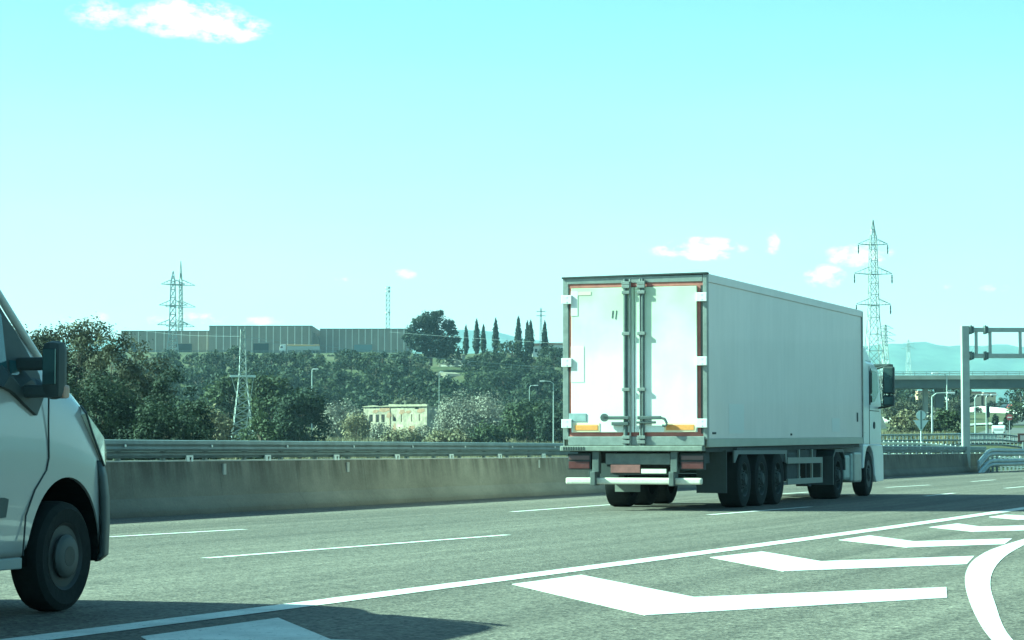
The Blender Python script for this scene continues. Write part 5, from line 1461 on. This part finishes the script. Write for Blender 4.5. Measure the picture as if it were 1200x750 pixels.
# no-entry sign
Y = 285; p = AT(1183, 489, Y); zb = th(p.x, Y); H = p.z - zb
t = thing('road_sign', 'round red sign with a pale centre bar on a thin post', 'road sign', (p.x, Y, zb), R(-10))
MB().tube((0, .05, -.2), (0, .05, H), .05, n=8).build('post', M_galv, t)
MB().lathe([(0, -.02), (.36, -.02), (.36, .02), (0, .02)], (0, 0, H), 24, 'y').build('plate', mat('sign_red', (.22, .05, .05), .4), t)
MB().box(-.25, .25, -.035, -.021, H - .05, H + .05).build('bar', M_white, t)
# brown sign at the right edge
Y = 160; p = AT(1199, 513.5, Y); zb = th(p.x, Y)
t = thing('road_sign', 'small brown sign with a pale square, cut by the right edge', 'road sign', (p.x, Y, zb), 0)
h0 = AT(1199, 518, Y).z - zb; h1 = AT(1199, 508, Y).z - zb
MB().box(-.36, .36, -.03, 0, h0, h1, .02).build('plate', mat('sign_brown', (.13, .06, .05), .5), t); MB().box(-.2, .2, -.036, -.031, h0 + .1, h1 - .12).build('panel', mat('sign_pale', (.6, .5, .45), .5), t)
MB().tube((0, .04, -.3), (0, .04, h0 + .3), .04, n=8).build('post', M_galv, t)
# dark post box on the ramp
Y = 300; p = AT(1157.5, 480, Y); zb = th(p.x, Y)
t = thing('signal_post', 'dark upright signal cabinet on a post, in front of the bright curved wall', 'signal', (p.x, Y, zb)); 
MB().box(-.22, .22, -.15, .15, AT(1157, 489, Y).z - zb, AT(1157, 475.5, Y).z - zb, .04).build('housing', M_black, t); MB().tube((0, 0, -.2), (0, 0, AT(1157, 488, Y).z - zb), .08, n=8).build('post', M_black, t)
# greenery on the right
near_tree(1108, 477, 42, 235, 'green bush between the road sign and the gantry post', L_green, 'bush', seed=41, leaf=.22, per=110, name='bush', cat='bush', ncl=60)
near_tree(1088, 488, 30, 230, 'lower green bush right beside the road sign', L_green, 'bush', seed=42, leaf=.2, per=110, name='bush', cat='bush')
near_tree(1068, 497, 26, 240, 'low dry bush left of the road sign', L_olive, 'bush', seed=43, leaf=.2, per=100, name='bush', cat='bush')
near_tree(1048, 430, 22, 520, 'dark rounded tree behind the lorry mirror at the end of the overpass', L_dark, 'round', seed=44, leaf=.4, per=40)
near_tree(1196, 434, 34, 520, 'dark tree above the overpass at the right edge', L_dark, 'round', seed=45, leaf=.4, per=40)
near_tree(1166, 482, 9, 395, 'small dark conical tree on the ramp island', L_dark, 'pine', seed=46, leaf=.3, per=90)
near_tree(1181, 481, 12, 385, 'small dark round tree behind the no-entry sign', L_dark, 'round', seed=47, leaf=.3, per=90)
GR = 'brown scrub under the overpass'
for i, (px, top, w, Y, lab, m_) in enumerate([(1052, 467, 40, 470, 'brownish scrub under the left end of the overpass', L_olive), (1075, 468, 34, 480, 'brownish scrub left of the thin bridge pier', L_olive), (1120, 468, 30, 500, 'scrub right of the dark bridge pier', L_olive), (1192, 466, 30, 470, 'green scrub under the overpass at the right', L_green),
                                             (1062, 480, 44, 330, 'dry shrubs on the embankment left of the pale lamp pole', L_straw), (1100, 478, 34, 345, 'dry shrubs on the embankment behind the green bush', L_grey), (1048, 500, 28, 250, 'low shrub beside the lorry cab above the fence', L_olive)]):
    near_tree(px, top, w, Y, lab, m_, 'bush', seed=50 + i, leaf=.34, per=40, name='shrub', cat='shrub', group=GR)
# pale buildings glimpsed under the bridge
for i, (x0, x1, y0, y1, cc, lab) in enumerate([(1076, 1089, 460, 469, (.50, .36, .22), 'ochre building seen left of the dark bridge pier'), (1112, 1126, 461, 468, (.66, .66, .62), 'white building seen under the bridge left of the gantry post'), (1137, 1150, 461, 467, (.55, .45, .32), 'cream building seen under the bridge right of the gantry post'), (1153, 1167, 462, 467, (.58, .45, .30), 'ochre building under the bridge, farther right')]):
    Y = 640; a_ = AT(x0, y1, Y); b_ = AT(x1, y1, Y); h = AT(x0, y0, Y).z - a_.z; w = b_.x - a_.x
    t = thing('house', lab, 'building', (a_.x, Y, a_.z))
    MB().box(0, w, 0, 5, -4, h).build('wall', mat('far_wall%d' % i, cc, .85), t)
    MB().prism([(-.2, h), (w + .2, h), (w, h + .5), (0, h + .5)], -.2, 5.2, 'y').build('roof', mat('roof_tiles', (.26, .16, .12), .9), t)
    for q in range(2): MB().box(w * (.22 + .4 * q), w * (.22 + .4 * q) + .5, -.04, -.003, h * .35, h * .75).build('window', M_open, t)

# ---------------------------------------------------------------- air
def haze():
    m = bpy.data.materials.new('haze'); m.use_nodes = True; nt = m.node_tree
    nt.nodes.remove(nt.nodes['Principled BSDF'])
    v = nt.nodes.new('ShaderNodeVolumePrincipled')
    v.inputs['Color'].default_value = (.62, .80, 1.0, 1); v.inputs['Density'].default_value = 0.75e-4; v.inputs['Anisotropy'].default_value = .2
    nt.links.new(v.outputs[0], nt.nodes['Material Output'].inputs['Volume'])
    o = MB().box(-9200, 9200, -9200, 9200, -12, 460).build('haze', m)
    tag(o, kind='stuff')
haze()
